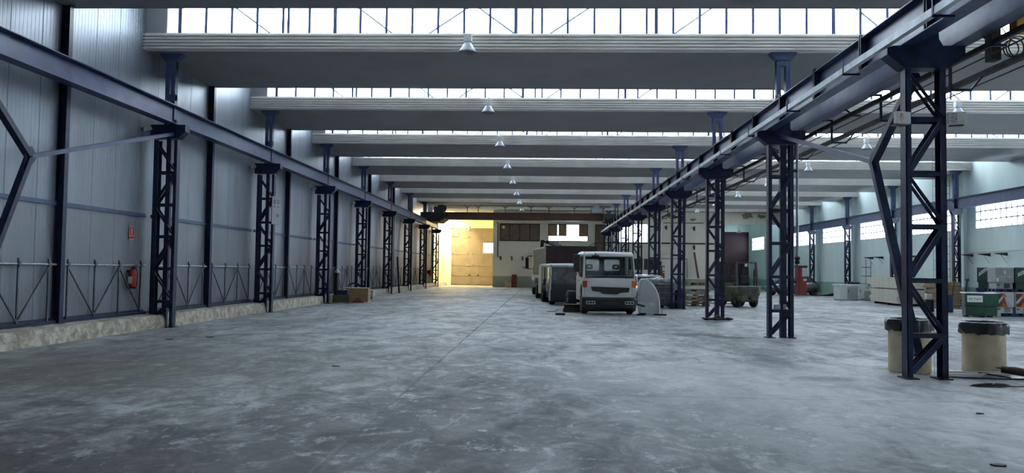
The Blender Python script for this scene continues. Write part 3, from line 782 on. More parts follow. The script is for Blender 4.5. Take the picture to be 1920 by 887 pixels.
for i, (x, z) in enumerate(((11.5, 5.75), (14.1, 5.7), (12.1, 3.95), (14.1, 3.95))):
    t = thing('wall_hook', 'small dark bracket on the cream end wall, ' + ['upper one by the faint letters', 'upper one over the leaning pole', 'lower one by the faint letters', 'lower one over the leaning pole'][i], 'hook', (x, YE, z), group='hooks on the end wall')
    b = MB(); b.box((-.07, -.1, -.2), (.07, 0, .2), bev=.02); b.box((-.15, -.12, -.05), (.02, -.08, .12)); b.build('bracket', 'iron', t)
b = MB(); b.bar((14.05, YE - .25, 3.5), (14.5, YE - .9, .02), .16, .1); tag(b.build('leaning_pole', 'redbrown'), 'faded red pole leaning on the end wall behind the planks', 'pole')
t = thing('wood_slab', 'tall brown board standing against the green band of the end wall', 'board', (-2.85, YE - .2, 0)); b = MB(); b.box((0, 0, 0), (.48, .1, 1.22), bev=.02); b.box((.1, -.03, 0), (.18, 0, 1.2)); b.build('panel', 'redbrown', t)
t = thing('wood_block', 'low cream block by the brown board at the end wall', 'block', (-3.5, YE - .5, 0)); b = MB(); b.box((0, 0, 0), (.3, .3, .62), bev=.03); b.box((.32, .05, 0), (.6, .3, .4), bev=.03); b.build('body', 'ply', t)
t = thing('floor_sign', 'small grey plate on the end wall left of the tipper truck', 'sign', (-1.55, YE, 1.75)); b = MB(); b.box((-.3, -.03, 0), (.3, 0, .2)); b.build('plate', 'galv', t)

# ================================================================== BRIDGE CRANE
t = thing('bridge_crane', 'brown bridge crane girder spanning the far end between the navy beams', 'crane', (0, 66.5, 0))
b = MB(); b.box((-9.3, 0, 5.80), (5.4, .03, 6.38)); b.box((-9.3, -.12, 5.78), (5.4, .5, 5.82)); b.box((-9.3, -.12, 6.36), (5.4, .5, 6.4)); b.box((-9.3, .4, 5.8), (5.4, .43, 6.38))
for i in range(9): b.box((-8.6 + i * 1.7, -.1, 5.82), (-8.58 + i * 1.7, 0, 6.36)) if i % 3 == 1 else None
b.build('girder', 'brownpaint', t)
for x0, x1 in ((-10.05, -8.0), (5.2, 6.0)):
    P = [(-10.05, 6.3), (-10.05, 5.9), (-9.52, 5.9), (-9.45, 5.55), (-8.5, 5.5), (-8.0, 5.85), (-8.1, 6.3)] if x0 < 0 else [(5.0, 6.3), (5.0, 5.7), (5.45, 5.65), (5.5, 5.88), (6.0, 5.88), (5.95, 6.3)]
    b = MB(); b.prism(P, -1.4, 1.6, 'y', bev=.03); c = b.build('end_carriage', 'iron', t)
    for y in (-1.1, 1.3):
        w = MB(); w.lathe([(.05, -.06), (.17, -.06), (.19, -.04), (.16, -.03), (.16, .05), (.05, .05)], c=((x0 + x1) / 2 if x0 > 0 else -9.75, y, 6.045), n=16, axis='x'); w.build('wheel', 'iron', c)
b = MB(); b.box((-9.6, -.25, 6.35), (-9.2, .1, 7.0), bev=.02); b.build('switch_box', 'white', t)
b = MB(); b.box((-9.1, -.3, 6.35), (-8.2, .5, 6.85), bev=.04); b.lathe([(.25, -.4), (.28, 0), (.2, .3)], c=(-8.4, .1, 6.75), n=14, axis='x'); b.build('drive_motor', 'black', t)
b = MB(); b.box((-10.0, -.2, 6.3), (-9.7, .2, 6.9), bev=.02); b.build('end_buffer', 'black', t)
b = MB(); b.tube([(-8.2, -.1, 6.92), (5.6, -.1, 6.98)], .03, 6); b.tube([(-8.2, -.1, 6.80), (5.6, -.1, 6.86)], .015, 6); b.build('cable_rail', 'iron', t)
for x in (-6.3, -5.4, -3.15, -1.0, .5, 2.6, 5.0):
    b = MB(); b.bar((x, -.1, 6.4), (x, -.1, 6.92), .05); b.bar((x - .3, -.1, 7.02), (x, -.1, 6.75), .04); b.bar((x + .3, -.1, 7.02), (x, -.1, 6.75), .04); b.build('rail_post', 'iron', t)
b = MB(); b.box((4.0, -.5, 6.4), (4.8, .4, 6.75), bev=.04); b.prism([(3.95, 6.75), (4.4, 7.25), (4.85, 6.75)], -.4, .3, 'y'); b.lathe([(.18, -.5), (.18, .5)], c=(4.4, 0, 6.6), n=14, axis='x'); b.build('hoist_trolley', 'galv', t)
# crane of the window-side nave: a corner shows beside the middle beam
t = thing('hoist_crane', 'yellow hoist crane end with hanging cable loops at the upper corner', 'crane', (6.5, 12.3, 0))
b = MB(); b.box((.55, -.2, 5.27), (9.5, .0, 5.52), mi=0, bev=.01); b.build('girder', 'yellow', t)
b = MB(); b.box((.32, -1.3, 5.56), (.72, 1.5, 5.96), bev=.03); b.box((-.02, -.9, 5.86), (.5, 1.1, 5.96)); b.box((.46, .3, 4.98), (.60, .5, 5.6)); b.box((.56, -.7, 5.0), (.66, -.5, 5.6)); b.build('end_carriage', 'iron', t)
b = MB()
for q in range(3):
    n = 18; r = .13 + .02 * q; b.tube([(.75 + .03 * q + r * .9 * math.cos(2 * math.pi * i / n), .3 - .05 * q, 5.15 + r * math.sin(2 * math.pi * i / n)) for i in range(n + 1)], .01, 5, caps=False)
b.bar((.75, .3, 5.28), (.6, .3, 5.5), .012); b.build('cable_loop', 'black', t)
b = MB(); b.box((.95, -.35, 4.93), (9.3, -.1, 5.2)); b.build('festoon_rail', 'redbrown', t)

# ================================================================== LAMPS
lamp = None
def make_lamp():
    t = thing('bell_lamp', '-', 'lamp')
    b = MB(); b.box((-.10, -.08, .27), (.10, .08, .46), bev=.01); b.build('ballast_box', 'whitish', t)
    b = MB(); b.lathe([(.08, .27), (.11, .22), (.17, .12), (.22, .05), (.245, 0), (.235, .0), (.21, .05), (.16, .12), (.09, .22)], n=24, caps=False); sh = b.build('shade', 'galv', t)
    b = MB(); b.lathe([(.0, .06), (.05, .08), (.06, .14), (.03, .24)], n=12); b.build('bulb', 'whitish', sh)
    b = MB(); b.tube([(0, 0, .46), (.01, 0, 1.55)], .010, 6); b.build('hanging_rod', 'galv', t)
    return t
lamp = make_lamp()
for i in range(-1, 8):
    lab = 'grey bell lamp over the main floor, %s row from the camera' % (ORD[i]) if i >= 0 else 'grey bell lamp hanging over the camera, out of view'
    z = 7.05 if i < 7 else 5.6
    loc = (-1.93, 19.75 + i * BAY, 7.02)
    if i == -1: lamp.location = loc; lamp['label'] = lab; lamp['group'] = 'bell lamps of the main nave'
    else: copy_thing(lamp, lab, loc, group='bell lamps of the main nave')
for i in range(1, 8):
    copy_thing(lamp, 'pale bell lamp over the window-side nave, %s row in view' % ORD[i - 1], (13.95, 19.75 + i * BAY, 7.02), group='bell lamps of the window-side nave')
copy_thing(lamp, 'warm-lit bell lamp hanging in front of the tall tan door', (-7.2, 78.5, 5.45)); copy_thing(lamp, 'bell lamp hanging in front of the maroon door', (19.2, 79, 5.55))
for q in [o for o in bpy.data.objects if o.name.startswith('bell_lamp') and o.get('label', '').endswith(' door')]:
    b = MB(); b.tube([(0, 0, 1.5), (0, 0, 2.6)], .01, 6); b.build('hanging_rod', 'galv', q)
# emergency lights on the near column
for x, ry, lab in ((5.62, -.5, 'emergency light box with orange mark on the left of the near column'), (6.37, .5, 'pale emergency light box on the right flank of the near column')):
    t = thing('emergency_light', lab, 'lamp', (x - (.06 if ry < 0 else -.02), YR - BAY - .09, 3.95), ry * -.6)
    b = MB(); b.box((-.13, -.04, 0), (.13, .04, .19), bev=.012); b.build('housing', 'whitish', t)
    b = MB(); b.box((-.12, -.046, .02), (.0, -.038, .17)); b.build('diffuser', 'lens', t)
    if ry < 0:
        b = MB(); b.box((-.07, -.052, .11), (-.03, -.045, .15)); b.box((-.07, -.052, .05), (-.04, -.045, .09)); b.build('pictogram', 'orange', t)
    b = MB(); b.box((-.1, .03, -.02), (.1, .13, .0)); b.build('shelf', 'brownpaint', t)
# wire cable tray beside near column
t = thing('cable_tray', 'upright wire mesh cable tray behind the near column', 'cable tray', (6.36, 13.15, 0))
b = MB()
for dx in (-.06, 0, .06): b.tube([(dx, 0, 0), (dx, 0, 5.2)], .004, 5)
z = .05
while z < 5.15: b.tube([(-.065, 0, z), (.065, 0, z)], .003, 4); z += .15
b.build('mesh', 'galv', t)['kind'] = 'stuff'

# ================================================================== EXTINGUISHER, SIGNS
t = thing('fire_extinguisher', 'red fire extinguisher hung on the metal wall by the lattice column', 'fire extinguisher', (XWL + .13, 19.72, 1.02))
b = MB(); b.lathe([(.0, .0), (.085, .0), (.095, .03), (.095, .40), (.085, .45), (.05, .49), (.03, .5)], n=20); b.build('cylinder', 'red', t)
b = MB(); b.lathe([(.098, 0), (.098, .04)], n=20, caps=False); b.lathe([(.09, .0), (.098, .0), (.098, .05)], n=20); b.build('base_ring', 'black', t)
b = MB(); b.tube([(0, 0, .5), (0, 0, .54)], .025, 8); b.bar((-.02, 0, .55), (.12, -.02, .60), .03, .012); b.bar((-.02, 0, .53), (.10, -.02, .53), .025, .01); b.build('valve_handle', 'black', t)
b = MB(); b.tube([(.02, 0, .53), (.09, .0, .5), (.125, 0, .4), (.12, 0, .2), (.115, 0, .06)], .012, 6); b.build('hose', 'black', t)
b = MB(); b.prism([(-.05, .12), (.05, .12), (.05, .3), (-.05, .3)], -.099, -.094, 'y'); b.build('instruction_label', 'whitish', t)
b = MB(); b.box((-.13, -.04, .42), (-.09, .04, .46)); b.build('wall_bracket', 'black', t)
t = thing('extinguisher_sign', 'red and white extinguisher sign high on the metal wall', 'sign', (XWL + .022, 19.8, 2.25))
b = MB(); b.box((0, -.11, 0), (.006, .11, .33)); b.build('plate', 'whitish', t)
b = MB(); b.box((.006, -.1, .11), (.009, .1, .32)); b.box((.006, -.1, .02), (.009, .1, .09)); b.build('red_field', 'red', t)
b = MB(); b.box((.009, -.03, .14), (.011, .03, .26)); b.box((.009, -.015, .26), (.011, .015, .29)); b.bar((.0115, .0, .285), (.0115, .05, .25), .003, .015); b.build('pictogram', 'ply', t)
t = thing('notice_board', 'long white notice board fixed upright on the second lattice column', 'notice board', (XL + .26, YL + BAY - .02, 3.13), .25)
b = MB(); b.box((0, -.03, 0), (.28, -.01, 1.0)); b.build('panel', 'board', t)
for (x, z, w, h) in ((.05, .72, .08, .16), (.17, .72, .08, .16), (.05, .60, .06, .06), (.17, .60, .08, .04), (.16, .25, .08, .12)): b = MB(); b.box((x, -.033, z), (x + w, -.03, z + h)); b.build('faded_notice', 'lightduct', t)

# ================================================================== STUFF BY THE METAL WALL
t = thing('gas_cylinder', 'black gas cylinder with silver shoulder standing by the third lattice column', 'gas cylinder', (-9.56, 36.95, 0))
b = MB(); b.lathe([(.0, 0), (.12, 0), (.13, .03), (.13, 1.35), (.12, 1.40)], n=20); b.build('body', 'black', t)
b = MB(); b.lathe([(.125, 1.38), (.11, 1.46), (.06, 1.53), (.035, 1.56), (.035, 1.60), (.05, 1.61), (.055, 1.69), (.03, 1.72)], n=16); b.build('shoulder', 'galv', t)
b = MB(); b.tube([(-.05, 0, 1.66), (.05, 0, 1.66)], .02, 6); b.build('valve', 'galv', t)
def crate(name, lab, loc, sx, sy, sz, m, m2, rz=0, lid=True):
    t = thing(name, lab, 'crate', loc, rz)
    b = MB(); n = max(2, int(sz / .14))
    for i in range(n):
        z = .06 + (sz - .06) * i / n; h = (sz - .06) / n - .012
        b.box((-sx / 2, -sy / 2, z), (sx / 2, -sy / 2 + .02, z + h)); b.box((-sx / 2, sy / 2 - .02, z), (sx / 2, sy / 2, z + h))
        b.box((-sx / 2, -sy / 2, z), (-sx / 2 + .02, sy / 2, z + h)); b.box((sx / 2 - .02, -sy / 2, z), (sx / 2, sy / 2, z + h))
    b.box((-sx / 2, -sy / 2, .05), (sx / 2, sy / 2, .07)); b.build('boards', m, t)
    b = MB()
    for x in (-sx / 2 + .06, sx / 2 - .06): b.box((x - .05, -sy / 2, 0), (x + .05, sy / 2, .05))
    b.build('skids', m2, t)
    if lid: b = MB(); b.box((-sx / 2 - .01, -sy / 2 - .01, sz), (sx / 2 + .01, sy / 2 + .01, sz + .02)); b.build('lid', m2, t)
    return t
crate('wooden_crate', 'long raw wood crate on the floor past the gas cylinder', (-8.82, 37.85, 0), 1.2, 1.0, .66, 'wood', 'ply', .1)
crate('wooden_crate', 'small dirty wooden crate at the foot of the gas cylinder', (-9.15, 36.3, 0), .75, .5, .38, 'olive', 'wood', .1, False)
t = thing('rag_heap', 'crumpled dark red cloth lying before the long crate', 'cloth', (-8.5, 36.75, 0))
b = MB(); r_ = random.Random(2); n = 14; vs = []; fs = []
for i in range(n):
    for j in range(n):
        x = -.3 + .6 * i / (n - 1); y = -.16 + .32 * j / (n - 1); e = max(0, 1 - (x / .3) ** 2) * max(0, 1 - (y / .16) ** 2); vs.append((x, y, .005 + e * (.12 + .12 * r_.random())))
fs = [(i * n + j, (i + 1) * n + j, (i + 1) * n + j + 1, i * n + j + 1) for i in range(n - 1) for j in range(n - 1)]
b.add(vs, fs, 0, True); b.build('folds', 'redbrown', t)
t = thing('tool_case', 'dark blue tool case with grey bag on the small crate', 'case', (-9.05, 36.3, .385)); b = MB(); b.box((-.28, -.16, 0), (.2, .16, .22), bev=.03); b.build('body', 'navy', t); b = MB(); b.box((-.12, -.18, .2), (.06, .1, .26), bev=.02); b.build('folded_bag', 'galv', t)
t = thing('plastic_box', 'white plastic box on dark wheels just beyond the long crate', 'box', (-9.15, 42.0, 0)); b = MB(); b.box((-.3, -.22, .12), (.3, .22, .42), bev=.03); b.box((-.32, -.24, .4), (.32, .24, .45)); b.build('body', 'whitish', t)
for x in (-.2, .2): b = MB(); b.lathe([(.02, -.03), (.06, -.03), (.06, .03), (.02, .03)], c=(x, -.18, .06), n=12, axis='x'); b.build('wheel', 'rubber', t)
b = MB(); n = 20; b.tube([(.28 * math.cos(math.pi * i / n), 0, .66 + .17 * math.sin(math.pi * i / n)) for i in range(n + 1)], .035, 8); t = thing('hose_arch', 'black hose arch resting on top of the long crate', 'hose', (-8.95, 37.9, .06)); b.build('hose', 'rubber', t)
b = MB(); b.bar((-9.45, 52.7, 0), (-9.75, 53.4, 2.4), .1, .06); tag(b.build('leaning_bar', 'navy'), 'dark steel bar leaning between the far lattice columns', 'bar')
t = thing('fire_extinguisher', 'small distant red extinguisher on the last stretch of metal wall', 'fire extinguisher', (XWL + .42, 71.2, 1.0)); b = MB(); b.lathe([(0, 0), (.12, 0), (.12, .5), (.05, .58)], n=14); b.build('cylinder', 'red', t); b = MB(); b.box((-.3, -.05, .2), (-.1, .05, .5)); b.build('wall_bracket', 'black', t)

# ================================================================== CABS AND TRUCKS
def wheel(root, x, y, r, w, name='wheel', m='rubber', mh='galv'):
    b = MB(); b.lathe([(r * .45, -w / 2), (r * .9, -w / 2), (r, -w / 2 + .03), (r, w / 2 - .03), (r * .9, w / 2), (r * .45, w / 2)], c=(x, y, r), n=28, axis='x', caps=False); o = b.build(name, m, root)
    s = 1 if x > 0 else -1
    b = MB(); b.lathe([(0.02, s * (w / 2 - .03)), (r * .3, s * (w / 2 - .02)), (r * .48, s * (w / 2 - .06)), (r * .5, 0)], c=(x, y, r), n=20, axis='x'); b.build('hub', mh, o); return o
def rrect(cx, cz, w, h, r, n=5):
    P = []
    for sx, sz, a0 in ((1, 1, 0), (-1, 1, 90), (-1, -1, 180), (1, -1, 270)):
        for i in range(n + 1):
            a = math.radians(a0 + 90 * i / n); P.append((cx + sx * (w / 2 - r) + r * math.cos(a), cz + sz * (h / 2 - r) + r * math.sin(a)))
    return P
def make_cab(t, w, zb, zwin, ztop, body, front, L=1.65, grille=True, glass='shield'):
    """front faces -y, floor of cab zb, windscreen from zwin to ztop-.18"""
    h = w / 2; zt = ztop; wz1 = ztop - .17; sl = .22
    def fy(z): return 0 if z <= zwin else sl * (z - zwin) / (zt - zwin)
    # lower front panel (bowed)
    b = MB(); rings = []
    for z, dy in ((zb, .03), (zb + .05, 0), (zwin - .3, -.02), (zwin - .04, 0), (zwin, .03)):
        R = []
        for i in range(13):
            x = -h + w * i / 12; R.append((x, dy + .10 * (abs(x) / h) ** 4 - 0, z))
        R += [(x, .22, z) for x in (h, -h)]; rings.append(R)
    b.loft(rings, smooth=False); b.build('front_panel', front, t)
    # pillars
    for s in (-1, 1):
        b = MB()
        b.prism([(s * (h - .005), zwin - .02), (s * (h - .10), zwin - .02), (s * (h - .13), wz1 + .02), (s * (h - .055), wz1 + .02)], .0, .16, 'y')
        b.v = [(x, y + fy(z) * 1.0 + .02, z) for x, y, z in b.v]; b.build('pillar', body, t)
    # roof: rounded slab
    b = MB(); rings = []
    for y, dz, dw in ((sl - .05, .05, .10), (sl - .02, .10, .06), (sl + .12, .17, .03), (L * .6, .19, .02), (L - .05, .17, .03), (L, .10, .06)):
        hh = h - dw; z0 = wz1 - .01; z1 = wz1 + dz
        rings.append([(-hh, y, z0), (hh, y, z0), (hh, y, (z0 + z1) / 2), (hh - .07, y, z1 - .015), (0, y, z1), (-hh + .07, y, z1 - .015), (-hh, y, (z0 + z1) / 2)])
    b.loft(rings); b.build('roof', body, t)
    # sides (doors): lower panel, rear post, window rail
    for s in (-1, 1):
        b = MB(); x0, x1 = s * h, s * (h - .05)
        b.prism([(.12, zb + .0), (.2, zb + .35), (.35, zb + .52), (.6, zb + .52), (.78, zb + .3), (.8, zb - .1), (L, zb - .1), (L, zwin + .05), (.05, zwin - .05)], x0, x1, 'x')
        b.prism([(1.25, zwin), (L, zwin), (L, wz1 + .03), (1.22, wz1 + .03)], x0 - s * .02, x1 - s * .03, 'x')
        d = b.build('door', body, t)
        b = MB(); b.box((s * (h + .01), 1.0, zwin - .16), (s * h, 1.18, zwin - .12)); b.build('door_handle', 'black', d)
        b = MB(); b.prism([(.12, zwin - .02), (1.25, zwin), (1.22, wz1), (.30, wz1)], x0 - s * .03, x0 - s * .036, 'x'); b.build('window_pane', glass, d)
    # rear wall with two rounded windows
    b = MB(); z0, z1 = zwin - .75, wz1 + .03; hw = h - .03
    zc, hh, ww = (zwin + wz1) / 2 + .07, (wz1 - zwin) * .56, w * .31
    b.box((-hw, L - .04, z0), (hw, L, zc - hh / 2)); b.box((-hw, L - .04, zc + hh / 2), (hw, L, z1))
    for a, c in ((-hw, -w * .205 - ww / 2), (-w * .205 + ww / 2, w * .205 - ww / 2), (w * .205 + ww / 2, hw)): b.box((a, L - .04, zc - hh / 2), (c, L, zc + hh / 2))
    for cx in (-w * .205, w * .205):
        for sx in (-1, 1):
            for sz in (-1, 1):
                q = .07; X, Z = cx + sx * ww / 2, zc + sz * hh / 2
                b.prism([(X, Z), (X - sx * q, Z), (X - sx * q * .3, Z - sz * q * .3), (X, Z - sz * q)], L - .04, L, 'y')
    rw = b.build('rear_wall', 'black' if body == 'white' else body, t)
    for cx in (-w * .205, w * .205): b = MB(); b.box((cx - ww / 2, L - .025, zc - hh / 2), (cx + ww / 2, L - .015, zc + hh / 2)); b.build('rear_pane', 'haze', rw)
    # floor & dash & seats
    b = MB(); b.box((-hw, .1, zb), (hw, L - .05, zb + .05)); rings = []
    for y, z in ((.12, zwin - .1), (.14, zwin + .05), (.3, zwin + .10), (.42, zwin + .02), (.42, zwin - .3)): rings.append([(-hw, y, z), (hw, y, z), (hw, y + .02, z - .06), (-hw, y + .02, z - .06)])
    b.loft(rings); b.build('dashboard', 'black', t)
    for cx in (-w * .3, w * .22):
        b = MB(); b.prism(rrect(0, 0, .44, .62, .08), .98, 1.08, 'y', bev=.02); b.v = [(x + cx, y, z + zwin - .05) for x, y, z in b.v]
        b.box((cx - .22, .5, zwin - .42), (cx + .22, 1.05, zwin - .3), bev=.03); so = b.build('seat', 'seat', t)
        b = MB(); P = rrect(0, 0, .26, .2, .06); Q = rrect(0, 0, .12, .05, .02); n = len(P)
        vs = [(x + cx, .96, z + zwin + .40) for x, z in P] + [(x + cx, .96, z + zwin + .41) for x, z in Q] + [(x + cx, 1.04, z + zwin + .40) for x, z in P] + [(x + cx, 1.04, z + zwin + .41) for x, z in Q]
        fs = []
        for i in range(n):
            j = (i + 1) % n; fs += [(i, j, n + j, n + i), (2 * n + i, 2 * n + j, 3 * n + j, 3 * n + i), (i, j, 2 * n + j, 2 * n + i), (n + i, n + j, 3 * n + j, 3 * n + i)]
        b.add(vs, fs); b.build('headrest', 'seat', so)
    b = MB(); n = 24; b.tube([(w * .22 + .2 * math.cos(2 * math.pi * i / n), .48 + .03 * math.sin(2 * math.pi * i / n), zwin + .06 + .12 * math.sin(2 * math.pi * i / n)) for i in range(n + 1)], .014, 6, caps=False); b.bar((w * .22, .5, zwin + .05), (w * .22, .4, zwin - .2), .05); b.build('steering_wheel', 'black', t)
    # windscreen
    b = MB(); b.add([(-h + .10, .035, zwin - .01), (h - .10, .035, zwin - .01), (h - .13, .035 + fy(wz1), wz1 + .0), (-h + .13, .035 + fy(wz1), wz1 + .0)], [(0, 1, 2, 3)])
    ws = b.build('windscreen', glass, t)
    b = MB()
    for (a, c) in (((-h + .08, zwin - .01), (h - .08, zwin - .01)), ((-h + .11, wz1), (h - .11, wz1)), ((-h + .09, zwin), (-h + .12, wz1)), ((h - .09, zwin), (h - .12, wz1))): b.bar((a[0], .025 + fy(a[1]), a[1]), (c[0], .025 + fy(c[1]), c[1]), .03)
    b.build('seal', 'black', ws)
def mirror(t, x, zt, s, hgt=.62, wid=.22, out=.3):
    b = MB(); b.box((x + s * out - wid / 2, -.02, zt - hgt), (x + s * out + wid / 2, .08, zt), bev=.03); m = b.build('mirror', 'black', t)
    b = MB(); b.tube([(x, .15, zt - hgt * .95), (x + s * out * .6, .06, zt - hgt * 1.08), (x + s * out, .05, zt - hgt * .9)], .018, 6); b.tube([(x, .2, zt - .02), (x + s * out, .05, zt - .03)], .014, 6); b.build('mirror_arm', 'black', m)
RZ = .12
t = thing('white_truck', 'white truck cab facing the camera with orange indicators and black grille', 'truck', (2.55, 30.4, 0), RZ)
make_cab(t, 2.02, .60, 1.38, 2.36, 'white', 'white', glass='shield')
b = MB(); b.prism([(-.72, 1.03), (.76, 1.0), (.73, .83), (.40, .80), (.28, .74), (-.27, .76), (-.38, .83), (-.66, .86)], -.045, .03, 'y', bev=.01)
g = b.build('grille', 'black', t)
b = MB()
for z in (.86, .91, .96): b.box((-.62, -.055, z), (.66, -.045, z + .015))
b.build('grille_slats', 'iron', g)
for s in (-1, 1):
    b = MB(); b.box((s * 1.015, -.005, 1.00), (s * .86, .2, 1.25), bev=.015); b.build('indicator', 'orange' if s > 0 else 'orangedk', t)
    b = MB(); b.box((s * 1.015, .0, .68), (s * .87, .2, .98), bev=.015); i_ = b.build('side_lamp', 'white', t)
    b = MB()
    for z in (.74, .82, .90): b.box((s * .96 - .015, -.012, z), (s * .96 + .015, .0, z + .03))
    b.build('vents', 'galv', i_)
b = MB(); rings = []
for z, d in ((.09, .14), (.15, .05), (.24, 0), (.52, -.05), (.60, -.02), (.62, .05)):
    R = [(-1.04 + 2.08 * i / 14, d + .16 * abs(-1 + 2 * i / 14) ** 5 - .06, z) for i in range(15)] + [(1.04, .4, z), (-1.04, .4, z)]; rings.append(R)
b.loft(rings); bp = b.build('bumper', 'black', t)
for s in (-1, 1):
    b = MB(); b.prism(rrect(s * .74, .43, .36, .13, .04), -.125, -.05, 'y'); hl = b.build('headlamp', 'lens', bp)
    b = MB()
    for q in (-.11, 0, .1): b.lathe([(.0, -.14), (.035, -.138), (.045, -.12)], c=(s * .74 + q, 0, .43), n=12, axis='y')
    b.build('reflector', 'black', hl)
b = MB(); b.box((-.27, -.12, .35), (.27, -.05, .48)); pl = b.build('plate_holder', 'iron', bp); b = MB(); b.box((-.19, -.13, .38), (.19, -.12, .46)); b.build('plate_recess', 'black', pl)
b = MB()
for x in (-.35, .25): b.bar((x - .35, -.0, 1.39), (x + .28, .02, 1.44), .02, .02)
b.build('wipers', 'black', t)
b = MB(); b.box((-.66, .1, 2.14), (-.38, .2, 2.22), bev=.02); b.bar((-.52, .12, 2.22), (-.52, .2, 2.3), .03); b.build('front_mirror', 'black', t)
mirror(t, -1.0, 2.24, -1, .66, .24, .26)
for x in (-.88, .88): wheel(t, x, .5, .39, .24)
for x in (-.85, .85): wheel(t, x, 3.9, .39, .36)
b = MB()
for s in (-1, 1): b.box((s * .38, .6, .55), (s * .46, 5.3, .75))
for y in (1.8, 3.0, 4.2, 5.2): b.box((-.42, y, .57), (.42, y + .08, .72))
b.box((-.7, .55, .33), (.7, .62, .45)); b.box((-.7, 3.86, .33), (.7, 3.94, .45)); b.build('chassis', 'iron', t)
b = MB(); b.box((-.85, .25, .40), (.85, 1.5, .60)); b.build('engine_tray', 'black', t)

t = thing('grey_truck', 'stripped dark grey truck front standing behind the white cab', 'truck', (1.42, 38.0, 0), RZ)
make_cab(t, 2.1, .72, 1.02, 1.95, 'galv', 'black', glass='darkglass')
b = MB(); b.box((-1.05, -.03, .14), (1.05, .3, .72), bev=.04); b.build('bumper', 'black', t)
b = MB(); b.box((-1.09, -.02, .2), (-1.0, .12, 1.9), bev=.02); b.box((-1.12, -.05, 1.35), (-.98, .1, 1.75), bev=.03); b.build('corner_post', 'whitish', t)
for x in (-.88, .88): wheel(t, x, .6, .42, .26)
b = MB(); b.box((-.45, .4, .45), (.45, 4.0, .7)); b.build('chassis', 'iron', t)
for x in (-.85, .85): wheel(t, x, 3.4, .42, .36)
t = thing('cream_truck', 'cream sided truck cab with dark glass between the tipper and the grey truck', 'truck', (1.05, 43.4, 0), RZ)
make_cab(t, 2.1, .55, 1.15, 1.98, 'creampanel', 'black', glass='darkglass')
b = MB(); b.box((-1.05, -.05, .2), (1.05, .3, .62), bev=.04); b.build('bumper', 'black', t)
b = MB(); b.box((-1.08, .25, .35), (-1.03, 1.6, 1.9), bev=.01); b.build('side_panel', 'creampanel', t)
for x in (-.88, .88): wheel(t, x, .6, .4, .26)
b = MB(); b.box((-.45, .4, .4), (.45, 4.0, .65)); b.build('chassis', 'iron', t)
for x in (-.85, .85): wheel(t, x, 3.2, .4, .36)

# tipper: maroon rear, cream ribbed flank
t = thing('tipper_truck', 'big tipper truck with maroon container body and ribbed side, last of the row', 'truck', (1.5, 47.0, 0), RZ)
b = MB(); b.box((-1.3, 0, 1.2), (1.65, .06, 3.05)); 
for i in range(6): b.box((-1.28 + i * .575, -.05, 1.2), (-1.2 + i * .575, 0, 3.05))
b.box((-1.33, -.07, 2.97), (1.68, .1, 3.07)); b.build('tailgate', 'maroon', t)
b = MB()
for x in (-1.3, 1.58): b.box((x, .06, 1.2), (x + .05, 6.4, 3.0))
b.box((-1.3, .06, 1.15), (1.6, 6.4, 1.25)); b.box((-1.3, 6.35, 1.2), (1.6, 6.4, 3.0)); b.build('body_shell', 'brownpaint', t)
for i in range(12):
    b = MB(); y = .1 + i * .56; b.box((-1.38, y, 1.3), (-1.3, y + .12, 2.98)); b.build('side_rib', 'creampanel', t)
b = MB(); b.box((-1.39, .05, 2.93), (-1.28, 6.42, 3.03)); b.box((-1.39, .05, 1.15), (-1.28, 6.42, 1.33)); b.build('side_rail', 'creampanel', t)
b = MB(); b.box((-.5, .2, .7), (-.4, 8.5, 1.1)); b.box((.4, .2, .7), (.5, 8.5, 1.1)); b.build('chassis', 'iron', t)
for y in (1.6, 3.0, 7.4):
    for x in (-1.1, 1.1): wheel(t, x, y, .5, .36)
for y in (1.6, 3.0, 7.4):
    b = MB(); n = 12; P = [(y + .6 * math.cos(math.pi * i / n), .5 + .6 * math.sin(math.pi * i / n)) for i in range(n + 1)] + [(y + .55 * math.cos(math.pi * i / n), .5 + .55 * math.sin(math.pi * i / n)) for i in range(n, -1, -1)]
    b.prism(P, -1.32, -.9, 'x'); b.build('mudguard', 'whitish' if y > 2 else 'black', t)
b = MB(); b.prism([(6.6, .75), (8.7, .75), (8.75, 1.6), (8.5, 2.75), (6.6, 2.75)], -1.2, 1.2, 'x', bev=.05); cb = b.build('cab', 'whitish', t)
b = MB(); b.box((-1.22, 7.2, 1.7), (-1.2, 8.2, 2.5)); b.box((-.9, 6.57, 1.8), (.9, 6.6, 2.5)); b.build('cab_window', 'darkglass', cb)
b = MB(); b.box((-1.72, 7.9, 1.75), (-1.5, 8.0, 2.5), bev=.03); mr = b.build('mirror', 'black', t)
b = MB(); b.tube([(-1.2, 8.0, 2.6), (-1.6, 7.95, 2.58), (-1.62, 7.95, 2.45)], .03, 6); b.tube([(-1.2, 8.0, 1.7), (-1.6, 7.95, 1.72)], .025, 6); b.build('mirror_arm', 'black', mr)
# folded loader crane behind the cab
b = MB(); b.box((-.9, 6.45, 2.9), (.1, 6.6, 3.1)); b.bar((-.8, 6.5, 2.95), (-.75, 6.5, 3.65), .22, .2); b.bar((-.8, 6.5, 3.6), (.1, 6.45, 3.3), .16, .14); b.lathe([(.12, -.2), (.12, .2)], c=(-.45, 6.3, 3.5), n=12, axis='y'); b.build('crane_column', 'black', t)
b = MB(); b.bar((-.3, 6.4, 3.55), (.5, 6.4, 3.25), .2, .2); b.lathe([(.1, -.15), (.1, .15)], c=(.2, 6.3, 3.45), n=12, axis='y'); b.bar((.3, 6.4, 3.05), (.55, 6.4, 3.3), .12, .12); b.build('crane_arm', 'galv', t)

